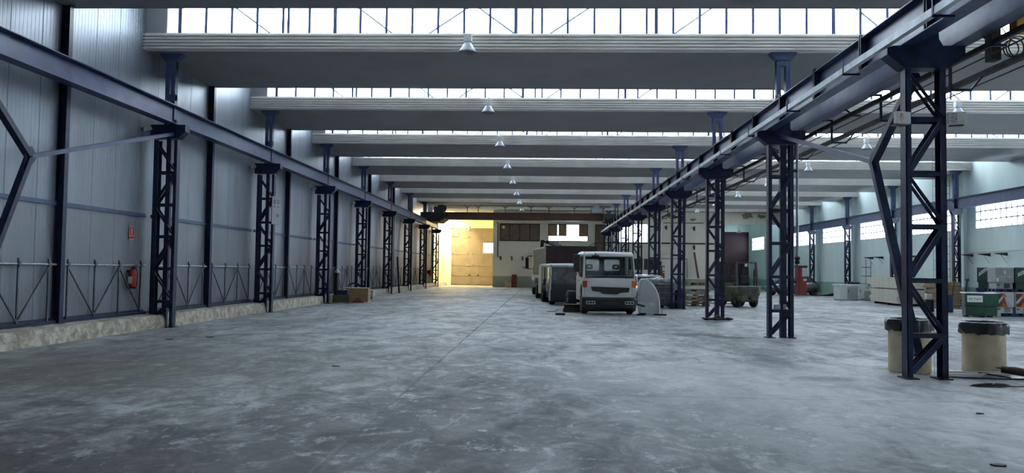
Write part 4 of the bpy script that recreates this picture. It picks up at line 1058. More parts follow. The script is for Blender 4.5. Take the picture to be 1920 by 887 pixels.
# ================================================================== NEAR THE TRUCKS
t = thing('wind_deflector', 'tall pale grey curved fairing panel standing on the floor beside the white truck', 'panel', (3.72, 31.1, 0), 0)
n = 14; prof_ = [(0.02, 0), (-.02, .45), (-.02, .9), (.0, 1.2), (.06, 1.30), (.14, 1.31)] + [(.14 + .66 * math.sin(a), 1.31 * math.cos(a) ** .75 if math.cos(a) > 0 else 0) for a in [math.pi / 2 * i / n for i in range(1, n + 1)]]
b = MB(); b.prism(prof_, 0, .02, 'y'); b.v = [(x, y - .22 * max(0, 1 - ((x - .35) / .45) ** 2) * (.4 + .6 * (z < 1.0)), z) for x, y, z in b.v]; b.build('shell', 'fairing', t)
b = MB()
pts = [(x, -.03, z) for x, z in prof_[4:]]; b.tube(pts, .035, 8); b.tube([(x, -.03, z) for x, z in prof_[:5]], .03, 8); b.build('rolled_edge', 'white', t)
b = MB(); b.box((.38, -.27, .28), (.52, -.2, .42), bev=.01); b.build('bracket', 'whitish', t)
t = thing('bottle_jack', 'small black stand with pedal on the floor before the grey fairing', 'stand', (3.66, 29.9, 0))
b = MB(); b.box((-.16, -.08, 0), (.16, .1, .05), bev=.015); b.box((-.05, -.12, .05), (.2, .0, .09)); b.build('base', 'black', t)
b = MB(); b.tube([(0, 0, .05), (.0, 0, .36)], .012, 6); b.build('stem', 'galv', t); b = MB(); b.bar((-.16, 0, .41), (.14, 0, .33), .1, .07); b.build('head', 'black', t)
b = MB(); b.tube([(4.15, 30.0, .03), (4.62, 29.95, .03)], .03, 8); tag(b.build('black_tube', 'black'), 'short black tube lying on the floor beyond the small stand', 'tube')
b = MB(); b.tube([(.50, 29.3, .035), (.84, 29.2, .035)], .035, 8); tag(b.build('black_bar', 'black'), 'short black bar lying on the floor left of the white truck', 'bar')
t = thing('timber_block', 'dark oily timber blocks under the left front of the white truck', 'block', (1.25, 31.7, 0))
b = MB(); b.box((-.42, -.3, 0), (.5, .25, .14), bev=.015); b.box((-.38, -.28, .14), (.42, .2, .30), bev=.015); b.build('timbers', 'iron', t)
b = MB(); b.tube([(.2, 31.4, .01), (.5, 31.6, .01), (.62, 31.8, .06)], .012, 6); tag(b.build('thin_rod', 'iron'), 'thin bent rod on the floor beside the timber blocks', 'rod')

def make_car(name, lab, loc, rz, paint):
    t = thing(name, lab, 'car', loc, rz)
    # side profile stations along y (front at -y): half width, low z, belt z
    b = MB(); rings = []
    for y, hw, zl, zh in ((-2.05, .55, .32, .58), (-1.98, .74, .26, .70), (-1.6, .82, .24, .80), (-.95, .85, .22, .90), (-.3, .86, .22, .94), (.7, .86, .22, .96), (1.5, .85, .24, .98), (1.9, .80, .28, .92), (2.05, .62, .34, .75)):
        rings.append([(-hw * .93, y, zl), (hw * .93, y, zl), (hw, y, zl + .14), (hw, y, zh - .16), (hw * .9, y, zh), (-hw * .9, y, zh), (-hw, y, zh - .16), (-hw, y, zl + .14)])
    b.loft(rings, smooth=True); b.build('body', paint, t)
    b = MB(); rings = []
    for y, hw, z in ((-1.0, .72, .90), (-.35, .62, 1.36), (-.1, .60, 1.42), (.6, .60, 1.44), (1.15, .60, 1.38), (1.75, .66, .95)):
        rings.append([(-hw - .12 * (z > 1.2), y, .9), (hw + .12 * (z > 1.2), y, .9), (hw, y, z), (-hw, y, z)])
    b.loft(rings); b.build('cabin_glass', 'darkglass', t)
    b = MB(); rings = []
    for y, z in ((-.42, 1.37), (-.1, 1.44), (.6, 1.465), (1.15, 1.41), (1.25, 1.36)): rings.append([(-.6, y, z - .03), (.6, y, z - .03), (.56, y, z + .01), (-.56, y, z + .01)])
    b.loft(rings)
    for s in (-1, 1): b.tube([(s * .74, -1.02, .91), (s * .62, -.38, 1.37), (s * .60, .6, 1.45), (s * .62, 1.2, 1.39), (s * .70, 1.75, .96)], .03, 6); b.bar((s * .77, .35, .94), (s * .62, .35, 1.43), .05)
    b.build('roof', paint, t)
    for x in (-.74, .74):
        for y in (-1.25, 1.3): wheel(t, x, y, .31, .2)
    for s in (-1, 1):
        b = MB(); b.box((s * .5, -2.04, .55), (s * .76, -1.85, .68), bev=.02); b.build('headlamp', 'lens', t)
        b = MB(); b.box((s * .88, -.72, .93), (s * 1.02, -.6, 1.06), bev=.02); b.build('mirror', 'black', t)
    b = MB(); b.box((-.4, -2.08, .36), (.4, -1.98, .52), bev=.02); b.build('grille', 'black', t)
    return t
make_car('parked_car', 'silver car half hidden behind the grey fairing and cage tank', (5.35, 41.0, 0), .1, 'silver')
make_car('parked_car', 'dark grey car parked far back behind the red cabinet', (18.6, 60.4, 0), -1.05, 'graycar')

# IBC cage tank
t = thing('cage_tank', 'caged grey tank piled with clear plastic sheet beside the lattice column', 'tank', (5.36, 36.7, 0), .05)
b = MB(); b.box((-.55, -.45, .15), (.6, .5, 1.08), bev=.06); b.build('tank', 'greyplastic', t)
b = MB()
for z in (.16, .42, .68, .94, 1.12):
    for q in (((-.6, -.5), (.62, -.5)), ((-.6, .55), (.62, .55)), ((-.6, -.5), (-.6, .55)), ((.62, -.5), (.62, .55))): b.tube([(*q[0], z), (*q[1], z)], .014, 5)
for i in range(6):
    x = -.6 + 1.22 * i / 5; b.tube([(x, -.5, .15), (x, -.5, 1.12)], .011, 5); b.tube([(x, .55, .15), (x, .55, 1.12)], .011, 5)
for i in range(5):
    y = -.5 + 1.05 * i / 4; b.tube([(-.6, y, .15), (-.6, y, 1.12)], .011, 5); b.tube([(.62, y, .15), (.62, y, 1.12)], .011, 5)
b.build('cage', 'galv', t)
b = MB()
for x in (-.5, 0, .52): b.box((x - .07, -.5, 0), (x + .07, .55, .1))
b.box((-.6, -.5, .1), (.62, .55, .15)); b.build('pallet_base', 'black', t)
def blob(b, c, r, seed, sq=(1, 1, .6)):
    bm = bmesh.new(); bmesh.ops.create_icosphere(bm, subdivisions=3, radius=1); rn = random.Random(seed)
    ph = [rn.uniform(0, 6) for _ in range(6)]
    for v in bm.verts:
        k = 1 + .16 * math.sin(5 * v.co.x + ph[0]) + .14 * math.sin(6 * v.co.y + ph[1]) + .12 * math.sin(8 * v.co.z + ph[2]) + rn.uniform(-.06, .06)
        v.co = Vector((v.co.x * r * sq[0] * k + c[0], v.co.y * r * sq[1] * k + c[1], v.co.z * r * sq[2] * k + c[2]))
    b.bm(bm)
t = thing('plastic_sheeting', 'crumpled clear plastic sheeting heaped on the cage tank', 'plastic sheeting', (5.36, 36.7, 1.17), .05)
b = MB(); rn = random.Random(4)
for i in range(9): blob(b, (-.5 + i * .13, rn.uniform(-.25, .25), .06 + rn.uniform(-.02, .04)), .2, i, (1, 1, .55))
b.build('folds', 'bagwhite', t)
t = thing('steel_barrel', 'blue grey steel drum standing before the cage tank by the column', 'drum', (6.10, 35.95, 0))
b = MB(); b.lathe([(0, 0), (.19, 0), (.2, .02), (.19, .04), (.19, .27), (.205, .29), (.19, .31), (.19, .56), (.205, .58), (.19, .60), (.19, .80), (.2, .82), (.18, .82), (.17, .79), (0, .79)], n=26); b.build('body', 'navy', t)
# plank stack
rn = random.Random(11)
base = (7.35, 38.9)
z = 0
i = 0
mt = ['pallet', 'whitish', 'pallet', 'wood', 'creampanel']
labels_seen = []
levels = [('pallet', .14), ('pallet', .12), ('board', .04), ('pallet', .13), ('board', .04), ('pallet', .13), ('board', .10), ('pallet', .13), ('board', .16), ('pallet', .13), ('board', .05), ('board', .05), ('board', .06), ('board', .05)]
for i, (kind, h) in enumerate(levels):
    x = base[0] + rn.uniform(-.05, .05); y = base[1] + rn.uniform(-.05, .05); r = rn.uniform(-.08, .08)
    pos = 'resting on the floor' if i == 0 else ('lying on top' if i == len(levels) - 1 else '%s layer up' % ORD[i])
    if kind == 'pallet':
        t = thing('wooden_pallet', 'worn wooden pallet in the scrap wood stack, ' + pos, 'pallet', (x, y, z), r, 'pallets of the scrap wood stack')
        b = MB()
        for q in range(6): b.box((-.62 + q * .21, -.5, h - .022), (-.46 + q * .21, .5, h)); 
        for q in (-.5, -.05, .4): b.box((-.62, q, 0), (.6, q + .1, .02))
        b.build('deck_boards', 'pallet', t)
        for q in (-.5, -.05, .4):
            for w in (-.6, -.05, .47): b = MB(); b.box((w, q, .02), (w + .13, q + .1, h - .022)); b.build('block', 'wood', t)
    else:
        t = thing('wood_board', 'loose board sheet in the scrap wood stack, ' + pos, 'board', (x + rn.uniform(-.05, .05), y, z), r, 'boards of the scrap wood stack')
        w = rn.uniform(1.1, 1.3); b = MB(); b.box((-w / 2, -.5, 0), (w / 2, .45, h * .45), bev=.004); b.build('sheet', mt[(i * 2) % 5], t)
        b = MB(); b.box((-w / 2 + .04, -.45, h * .45), (w / 2 - .1, .5, h), bev=.004); b.build('batten_layer', mt[(i + 1) % 5], t)
    z += h
t = thing('low_bench', 'low pallet bench stacked with white sheets behind the chained column', 'pallet', (8.3, 43.5, 0))
b = MB()
for q in (0, .14): b.box((-.75, -.4, q + .06), (.75, .4, q + .09))
for w in (-.7, -.05, .6): b.box((w, -.4, 0), (w + .1, .4, .24))
b.box((-.75, -.4, .24), (.75, .4, .27)); b.build('frame', 'galv', t); b = MB(); b.box((-.72, -.42, .28), (.8, .4, .48), bev=.01); b.build('sheets', 'white', t)

# ================================================================== FORKLIFT
t = thing('forklift', 'olive green forklift seen from behind with dark overhead guard', 'forklift', (9.72, 37.9, 0), .30)
b = MB(); rings = []
for z, hw, y0 in ((.26, .50, .12), (.34, .54, .04), (.55, .56, 0), (.62, .60, -.03), (.92, .60, -.04), (.98, .58, 0)):
    rings.append([(-hw, .75, z), (-hw, y0 + .12, z), (-hw + .14, y0, z), (hw - .14, y0, z), (hw, y0 + .12, z), (hw, .75, z)])
b.loft(rings); cw = b.build('counterweight', 'olive', t)
b = MB(); b.box((-.36, -.055, .64), (-.04, -.03, .90)); b.box((.04, -.055, .64), (.36, -.055 + .02, .90)); b.build('grille', 'black', cw)
b = MB(); b.lathe([(.0, -.06), (.05, -.06), (.05, .0)], c=(0, 0, .45), n=12, axis='y'); b.box((-.1, -.03, .36), (.1, .0, .54)); b.build('tow_pin', 'black', cw)
b = MB(); b.box((-.60, -.05, .98), (.60, .5, 1.01), bev=.008); b.build('hood_plate', 'galv', t)
b = MB(); b.box((-.56, .7, .25), (.56, 1.75, .62), bev=.03); b.box((-.56, .7, .62), (-.2, 1.2, .98), bev=.03); b.box((-.50, 1.55, .6), (.50, 1.8, 1.12), bev=.03); b.build('chassis', 'creampanel' if False else 'olive', t)
b = MB(); b.box((-.25, .55, 1.0), (.27, 1.05, 1.12), bev=.03); b.box((-.25, .45, 1.08), (.27, .57, 1.5), bev=.05); b.build('seat', 'seat', t)
b = MB(); n = 20; b.tube([(.17 * math.cos(2 * math.pi * i / n), 1.35 + .08 * math.sin(2 * math.pi * i / n), 1.35 + .14 * math.sin(2 * math.pi * i / n)) for i in range(n + 1)], .014, 6, caps=False); b.bar((0, 1.38, 1.33), (0, 1.6, 1.05), .04); b.build('steering_wheel', 'black', t)
for s in (-1, 1):
    b = MB(); b.bar((s * .54, .25, 1.0), (s * .52, .35, 2.1), .075, .08); b.build('guard_post', 'black', t)
    b = MB(); b.bar((s * .54, 1.7, 1.1), (s * .52, 1.45, 2.1), .05, .06); b.build('guard_post', 'black', t)
b = MB(); b.box((-.55, .3, 2.08), (.55, .36, 2.13)); b.box((-.55, 1.42, 2.08), (.55, 1.48, 2.13)); b.box((-.55, .3, 2.08), (-.49, 1.48, 2.13)); b.box((.49, .3, 2.08), (.55, 1.48, 2.13))
for i in range(6): b.box((-.40 + i * .155, .3, 2.09), (-.37 + i * .155, 1.48, 2.12))
b.build('overhead_guard', 'black', t)
for s in (-1, 1):
    b = MB(); b.box((s * .46, 1.9, .12), (s * .28, 2.06, 2.16)); b.build('mast_rail', 'iron', t)
b = MB()
for z in (.35, 1.1, 2.0): b.box((-.42, 1.92, z), (.42, 2.0, z + .1))
b.box((-.05, 1.93, .2), (.05, 2.0, 1.9)); b.build('mast_crossbar', 'iron', t)
b = MB(); b.box((-.5, 2.06, .2), (.5, 2.1, .3)); b.box((-.5, 2.06, .5), (.5, 2.1, .6)); b.build('fork_carriage', 'iron', t)
for s in (-.3, .3): b = MB(); b.box((s - .05, 2.1, .06), (s + .05, 3.1, .1)); b.box((s - .05, 2.1, .06), (s + .05, 2.14, .6)); b.build('fork', 'iron', t)
wheel(t, -.46, .45, .27, .2); wheel(t, .46, .45, .27, .2); wheel(t, -.5, 1.7, .32, .24); wheel(t, .5, 1.7, .32, .24)
b = MB(); b.tube([(.42, .3, 1.0), (.42, .3, 1.75)], .045, 10); b.tube([(.42, .3, 1.75), (.42, .3, 1.85)], .02, 6); b.build('exhaust', 'black', t)
b = MB(); b.box((-.08, .28, 1.92), (.02, .34, 2.06)); b.bar((.1, .3, 2.08), (.18, .3, 1.72), .07, .02); b.build('work_lamp', 'whitish', t)

# ================================================================== COLUMN FURNITURE
def redcab(lab, loc, pipe):
    t = thing('red_cabinet', lab, 'cabinet', loc, .1)
    b = MB(); b.box((-.09, -.16, 0), (.12, .10, .73), bev=.01); b.build('body', 'cabred', t)
    b = MB(); b.box((-.10, -.17, .70), (.13, .11, .745)); b.build('top_cap', 'black', t)
    b = MB(); b.box((-.01, -.172, .47), (.11, -.158, .69)); b.build('glazed_label', 'lightduct', t); b = MB(); b.box((.02, -.172, .36), (.11, -.158, .41)); b.build('sticker', 'whitish', t)
    b = MB(); b.box((-.3, -.02, .3), (-.1, .02, .36)); b.build('clamp', 'black', t)
    p = thing('feed_pipe', pipe, 'pipe', (loc[0] - .06, loc[1], loc[2] + .745)); b = MB(); b.tube([(0, 0, 0), (0, 0, 3.35)], .035, 8); b.build('pipe', 'galv', p)
    b = MB(); b.lathe([(.03, .04), (.06, .05), (.06, .12), (.04, .14), (.07, .16), (.07, .22), (.03, .24)], n=14); b.build('coupling', 'black', p)
    b = MB(); b.box((-.2, -.03, 2.4), (.02, .03, 2.46)); b.build('bracket', 'navy', p)
redcab('red cabinet hung on the lattice column near the forklift', (6.58, 20.75, 1.07), 'grey pipe feeding the red cabinet by the forklift column')
redcab('small red cabinet hung on the far column above the plastic sheeting', (6.44, 43.5, 1.2), 'dark pipe feeding the small distant red cabinet')
t = thing('socket_box', 'grey socket box with dangling cable on the column before the forklift', 'box', (5.80, YR - .09, .72))
b = MB(); b.box((-.03, 0, 0), (.12, .07, .12), bev=.01); b.box((.2, 0, .0), (.27, .07, .12), bev=.01); b.build('body', 'galv', t)
b = MB(); b.tube([(.1, .02, 0), (.12, .0, -.2), (.05, 0, -.38), (0, 0, -.45), (.02, 0, -.5), (.09, 0, -.42), (.14, 0, -.1)], .008, 5); b.build('cable', 'black', t)
t = thing('chain_heap', 'black chain and straps heaped round the foot of the column beside the forklift', 'chain', (5.95, 27.55, 0))
b = MB(); n = 60
for i in range(46):
    a = 2 * math.pi * i / 46; c = Vector((.45 * math.cos(a) * (1 + .1 * math.sin(3 * a)), -.0 + .22 * math.sin(a), .04 + .02 * math.sin(5 * a)))
    d = Vector((-math.sin(a), .5 * math.cos(a), 0)).normalized(); u = Vector((0, 0, 1)) if i % 2 else Vector((0, 0, 1)).cross(d)
    b.tube([c + d * .04 * math.cos(q) + u * .026 * math.sin(q) for q in [2 * math.pi * k / 8 for k in range(9)]], .011, 5, caps=False)
b.build('links', 'black', t)['kind'] = 'stuff'
b = MB(); b.tube([(-.42, -.16, .05), (-.2, -.25, .06), (.1, -.2, .05), (.4, -.2, .06), (.5, -.12, .05), (.3, -.05, .08)], .035, 7); b.tube([(-.1, -.2, .1), (.0, -.12, .16), (.1, -.22, .07)], .04, 7); b.build('strap', 'iron', t)

# ================================================================== BINS AND DEBRIS
def bin_(lab, loc, r, h, seed, tail):
    t = thing('round_bin', lab, 'bin', loc)
    b = MB(); b.lathe([(0, 0), (r * .97, 0), (r, .02), (r, h - .02), (r * 1.015, h), (r * .98, h), (r * .97, .04), (0, .04)], n=40); b.build('body', 'bin', t)
    b = MB(); n = 64; rings = []
    rn = random.Random(seed); ph = [rn.uniform(0, 6) for _ in range(8)]
    for k, (rr_, z) in enumerate(((r * .88, h - .25), (r * .93, h - .02), (r * 1.0, h + .045), (r * 1.10, h + .03), (r * 1.13, h - .04), (r * 1.12, h - .11), (r * 1.14, h - .15))):
        R = []
        for i in range(n):
            a = 2 * math.pi * i / n; wv = .006 * math.sin(7 * a + ph[0]) + .008 * math.sin(13 * a + ph[1] + k * .5) + .006 * math.sin(23 * a + ph[2])
            rad = rr_ + (wv if k > 1 else 0); bulge = .10 * math.exp(-((math.atan2(math.sin(a - tail), math.cos(a - tail))) / .22) ** 2) * (1 if k in (3, 4) else .5 if k in (2, 5) else 0)
            R.append(((rad + bulge) * math.cos(a), (rad + bulge) * math.sin(a), z + (wv * 1.2 if k > 3 else .3 * wv)))
        rings.append(R)
    b.loft(rings, smooth=True, caps=False); b.build('bin_liner', 'bag', t)
    return t
bin_('beige round bin with black liner standing behind the near lattice column', (6.12, 13.62, 0), .325, .84, 3, 3.5)
bin_('beige round bin with black liner standing in the open at the right', (7.40, 13.75, 0), .325, .80, 8, 3.4)
t = thing('metal_sheets', 'flat grey metal strips lying on the floor between the column and the bin', 'metal sheet', (6.9, 13.05, 0))
b = MB(); b.box((-.5, -.22, .0), (.85, .18, .012)); b.build('bottom_sheet', 'galv', t)
b = MB(); b.bar((-.5, .22, .04), (.9, .26, .045), .03, .05); b.bar((-.55, .0, .035), (.6, .14, .035), .05, .03); b.build('pale_bar', 'whitish', t)
b = MB(); b.bar((.15, .2, .05), (.4, -.24, .03), .03, .02); b.build('dark_bar', 'iron', t)
b = MB(); b.tube([(-.5, -.16, .02), (-.1, -.26, .02), (.5, -.30, .02), (1.0, -.24, .02)], .012, 6); b.build('rod', 'black', t)
t = thing('angle_grinder', 'dark red power tool lying on the floor before the open bin', 'power tool', (7.55, 12.95, .05), -.35)
b = MB(); b.tube([(-.28, 0, .08), (-.1, 0, .07), (.15, 0, .03), (.3, 0, .03)], [.05, .065, .06, .04], 12); b.build('body', 'maroon', t)
b = MB(); b.tube([(.3, 0, .03), (.5, .02, .02)], .035, 10); b.lathe([(0, 0), (.09, 0), (.09, .012), (0, .012)], c=(-.27, 0, .1), n=18); b.build('handle', 'black', t)
t = thing('cable_coil', 'tangle of thin dark cable on the floor in the lower right', 'cable', (6.55, 11.98, 0))
b = MB()
for q in range(5):
    rn = random.Random(q); a0 = rn.uniform(0, 6); n = 40; rx, ry = rn.uniform(.16, .27), rn.uniform(.07, .13)
    b.tube([(rn.uniform(-.002, .002) + rx * math.cos(a0 + 2 * math.pi * i / n) + .03 * q - .05, ry * math.sin(a0 + 2 * math.pi * i / n) + .01 * q, .008 + .006 * q) for i in range(n)], .006, 5)
b.tube([(.2, 0, .01), (.35, -.03, .01), (.45, .0, .01), (.55, -.03, .01)], .007, 5); b.build('strands', 'black', t)['kind'] = 'stuff'
for i, (x, y, r, lab) in enumerate(((-8.1, 17.2, .07, 'small dark debris scrap near the metal wall curb, nearer to the camera'), (-7.5, 17.9, .09, 'flat dark scrap on the floor beside the first lattice column'), (-3.35, 13.0, .05, 'tiny dark chip on the open floor'), (5.1, 9.6, .05, 'tiny dark chip on the floor at the right'), (3.9, 7.0, .06, 'dark chip on the floor near the lower edge'))):
    b = MB(); rn = random.Random(i); P = [(x + r * rn.uniform(.5, 1.6) * math.cos(a), y + r * rn.uniform(.5, 1.1) * math.sin(a)) for a in [2 * math.pi * k / 7 for k in range(7)]]
    b.prism(P, 0, .012, 'z'); tag(b.build('floor_scrap', 'iron'), lab, 'debris', 'scraps on the floor')

# ================================================================== WINDOW SIDE GOODS
t = thing('green_tub', 'dark green tub container with white lettered panel on the floor', 'container', (17.20, 32.55, 0), .0)
b = MB(); rings = []
for z, e in ((.06, .0), (.42, .02), (.44, .06), (.93, .06)): rings.append([(-.52 - e, -.3 - e, z), (.1, -.48 - e, z), (.74 + e, -.2, z), (.5, .42, z), (-.3, .42, z)])
b.loft(rings); b.build('body', 'greentub', t)
b = MB(); b.loft([[(-.62, -.4, .93), (.1, -.58, .93), (.84, -.22, .93), (.55, .48, .93), (-.35, .48, .93)], [(-.60, -.38, .965), (.1, -.55, .965), (.81, -.22, .965), (.53, .46, .965), (-.33, .46, .965)]]); b.build('lid', 'lightduct', t)
ang = math.atan2(-.18, .62)
b = MB(); b.box((-.27, -.012, -.13), (.27, .0, .13)); pn = b.build('sign_panel', 'board', t, loc=(-.25, -.462, .72), rot=(0, 0, ang))
text('Sur Tapas', .12, 'lettering', 'ink', pn, (0, -.014, 0), (math.pi / 2, 0, 0), sx=.9)
b = MB()
for x, y in ((-.45, -.15), (.1, -.3), (.5, -.1), (.2, .4)): b.box((x - .08, y - .08, 0), (x + .08, y + .08, .06))
b.build('feet', 'black', t)
def carton(lab, loc, sx, sy, sz, m, kind, low=None, rz=-.12, cat='box'):
    t = thing('display_box', lab, cat, loc, rz)
    b = MB(); zz = low or 0
    if low: b.box((-sx / 2 + .04, -sy / 2 + .04, 0), (sx / 2 - .04, sy / 2 - .04, low)); lw = b.build('base_tray', 'greybox' if m == 'greybox' else ('whitish' if kind == 'print' else m), t); 
    b = MB(); b.box((-sx / 2, -sy / 2, zz), (sx / 2, sy / 2, sz), bev=.012); bd = b.build('body', m, t)
    b = MB(); b.box((-sx / 2 - .01, -sy / 2 - .01, sz), (sx / 2 + .01, sy / 2 + .01, sz + .025)); b.build('lid', 'whitish' if m != 'darkgreen' else 'darkgreen', t)
    y = -sy / 2 - .004
    if kind == 'band':
        b = MB(); b.prism([(-sx * .34, zz + .25), (sx * .44, zz + .52), (sx * .44, zz + .68), (-sx * .34, zz + .40)], y, y + .003, 'y'); bb = b.build('white_band', 'whitish', bd)
        text('Sur Tapas', sx * .155, 'lettering', 'darkgreen', bb, (0.03, y - .002, zz + .465), (math.pi / 2, -.42, 0))
    if kind == 'logo':
        b = MB(); b.box((-.03, y, zz + .36), (.03, y + .003, zz + .5)); b.box((-sx * .33, y, zz + .24), (sx * .33, y + .003, zz + .26)); b.build('emblem', 'lightduct', bd)
        b = MB(); b.box((-sx * .46, y - .002, zz + .04), (-sx * .34, y, zz + .2)); b.build('label_tag', 'white', bd)
    if kind == 'print':
        b = MB(); b.prism([(-sx * .46, zz + .02), (-sx * .46, sz - .03), (0, sz - .03), (.12, zz + .02)], y, y + .002, 'y'); pr = b.build('red_print', 'redbrown', bd)
        b = MB(); b.prism([(-sx * .46, zz + .2), (-sx * .05, zz + .55), (0, zz + .52), (sx * .18, zz + .02), (sx * .12, zz + .02), (-sx * .05, zz + .42), (-sx * .38, zz + .12)], y - .003, y, 'y'); b.build('white_stripe', 'whitish', pr)
        b = MB(); b.prism([(-sx * .2, zz + .02), (-sx * .05, zz + .2), (sx * .08, zz + .02)], y - .003, y, 'y'); b.prism([(-.1, sz - .15), (.0, sz - .05), (.06, sz - .18)], y - .003, y, 'y'); b.build('orange_print', 'orange', pr)
        text('Cerrinsa', .10, 'lettering', 'redbrown', pr, (-sx * .22, y - .006, zz + .42), (math.pi / 2, -.55, 0))
        b = MB(); b.box((sx * .15, y, zz + .08), (sx * .42, y + .002, sz - .06)); b.build('blue_print', 'lightduct', bd)
    if low and kind in ('print', 'logo'):
        b = MB(); b.box((-.02, -sy / 2 + .035, .03), (.2, -sy / 2 + .04, low - .03)); b.build('tray_opening', 'greybox' if kind == 'print' else 'black', lw)
        b = MB(); b.box((-sx * .4, -sy / 2 + .035, low * .55), (-sx * .24, -sy / 2 + .04, low * .75)); b.build('tray_mark', 'ink', lw)
    return t
def pallet(lab, loc, sx, sy, m, h=.14, rz=-.12):
    t = thing('shipping_pallet', lab, 'pallet', loc, rz, 'dark pallets under the stacked boxes')
    b = MB()
    for q in range(6): x = -sx / 2 + q * (sx - .1) / 5; b.box((x, -sy / 2, h - .025), (x + .1, sy / 2, h))
    b.box((-sx / 2, -sy / 2, 0), (sx / 2, -sy / 2 + .1, .02)); b.box((-sx / 2, sy / 2 - .1, 0), (sx / 2, sy / 2, .02)); b.build('deck_boards', m, t)
    for x in (-sx / 2, -.06, sx / 2 - .12):
        for y in (-sy / 2, -.06, sy / 2 - .12): b = MB(); b.box((x, y, .02), (x + .12, y + .12, h - .025)); b.build('block', m, t)
bx = 18.62; by = 33.3
xs = [18.62, 19.32, 20.02]
pal = ['left end', 'middle', 'at the frame edge']
for i, x in enumerate(xs):
    yy = by - .08 * i
    pallet('dark shipping pallet on the floor under the printed boxes, ' + pal[i], (x, yy, 0), .68, .8, 'bluepallet')
    carton('white box with red orange print in the lower row, ' + pal[i], (x, yy, .14), .66, .78, .82, 'whitish', 'print', .24)
    pallet('blue pallet between the two box rows, ' + pal[i], (x, yy, .985), .68, .8, 'bluepallet', .13)
carton('grey box with pale emblem in the upper row of the stack', (xs[0] - .0, by, 1.115), .68, .78, .84, 'greybox', 'logo', .24)
carton('dark green box with white slanted band beside the grey box, upper row', (xs[1], by - .08, 1.115), .66, .78, .84, 'darkgreen', 'band', .24)
carton('dark green box with white slanted band at the frame edge, upper row', (xs[2], by - .16, 1.115), .66, .78, .84, 'darkgreen', 'band', .24)
pallet('dark pallet under the leftmost dark green boxes', (18.86, 34.95, 0), .5, .5, 'bluepallet', rz=-.75)
carton('dark green box in the lower row hidden behind the green tub', (18.86, 34.95, .14), .44, .44, .82, 'darkgreen', 'band', .24, rz=-.75)
pallet('dark pallet between the two leftmost green boxes', (18.86, 34.95, .985), .5, .5, 'bluepallet', .13, rz=-.75)
carton('dark green box with small white band, leftmost of the upper row', (18.86, 34.95, 1.115), .44, .44, .84, 'darkgreen', 'band', .24, rz=-.75)
b = MB(); b.box((18.22, 32.9, 0), (18.4, 32.94, .16), bev=.01); 
tag(b.build('floor_card', 'whitish'), 'small white card standing between the green tub and the boxes', 'card')
for i, (x, y, lab) in enumerate(((18.2, 36.5, 'long thin handle leaning up behind the green tub, left one'), (18.6, 36.2, 'thick dark handle leaning up behind the green tub, right one'))):
    b = MB(); b.bar((x, y, 0), (x + .3, y + .2, 1.42), .03 + .03 * i, .03); b.box((x + .24, y + .15, 1.38), (x + .36, y + .25, 1.48)); tag(b.build('long_pole', 'iron'), lab, 'tool')
b = MB(); b.box((0, 0, 0), (.5, .4, .75), bev=.04); t = thing('blue_bin', 'dark blue bin by the slim column left of the green tub', 'bin', (17.55, 35.9, 0)); b.build('body', 'navy2', t); b = MB(); b.box((-.02, -.02, .75), (.52, .42, .79), bev=.01); b.build('lid', 'black', t)
t = thing('white_canister', 'small white canister behind the near column right leg', 'canister', (17.2, 36.4, .55)); b = MB(); b.box((-.12, -.1, 0), (.12, .1, .24), bev=.02); b.build('body', 'whitish', t); b = MB(); b.box((-.2, -.15, -.55), (.2, .15, 0), bev=.02); b.build('stand', 'black', t)
# cabinets
def cabinet(lab, loc, sx, sy, sz, m, rz=0, over=0):
    t = thing('metal_cabinet', lab, 'cabinet', loc, rz)
    b = MB(); b.box((-sx / 2, -sy / 2, .05), (sx / 2, sy / 2, sz - .12), bev=.01); b.build('body', m, t)
    b = MB(); b.box((-sx / 2 - over, -sy / 2 - over, sz - .12), (sx / 2 + over, sy / 2 + over, sz), bev=.01); b.build('top', 'whitish', t)
    b = MB(); b.box((-sx * .1, -sy / 2 - .02, .09), (sx * .46, -sy / 2, sz - .18), bev=.008); dr = b.build('door', 'greybox' if over else m, t)
    b = MB(); b.box((sx * .0 - sx * .06, -sy / 2 - .04, sz * .5), (-sx * .03, -sy / 2 - .02, sz * .65)); b.build('handle', 'black', dr)
    b = MB()
    for x in (-sx / 2 + .05, sx / 2 - .05): b.box((x - .04, -sy / 2 + .04, 0), (x + .04, sy / 2 - .04, .05))
    b.build('feet', 'black', t); return t
cabinet('white work cabinet with overhanging top by the pale green wall', (19.1, 51.2, 0), 1.15, 1.0, 1.0, 'whitish', .05, .06)
cabinet('white plain cabinet in the middle of the white group', (20.25, 52.2, 0), .9, .8, .98, 'whitish', .05)
cabinet('grey low cabinet next to the cream panel stack', (20.55, 50.6, 0), .8, .7, .72, 'greybox', .05)
t = thing('folded_cloth', 'dark cloth lying folded on the white plain cabinet', 'cloth', (19.95, 52.1, 1.02)); b = MB(); blob(b, (0, 0, .06), .3, 5, (1, .6, .3)); b.build('folds', 'navy', t)
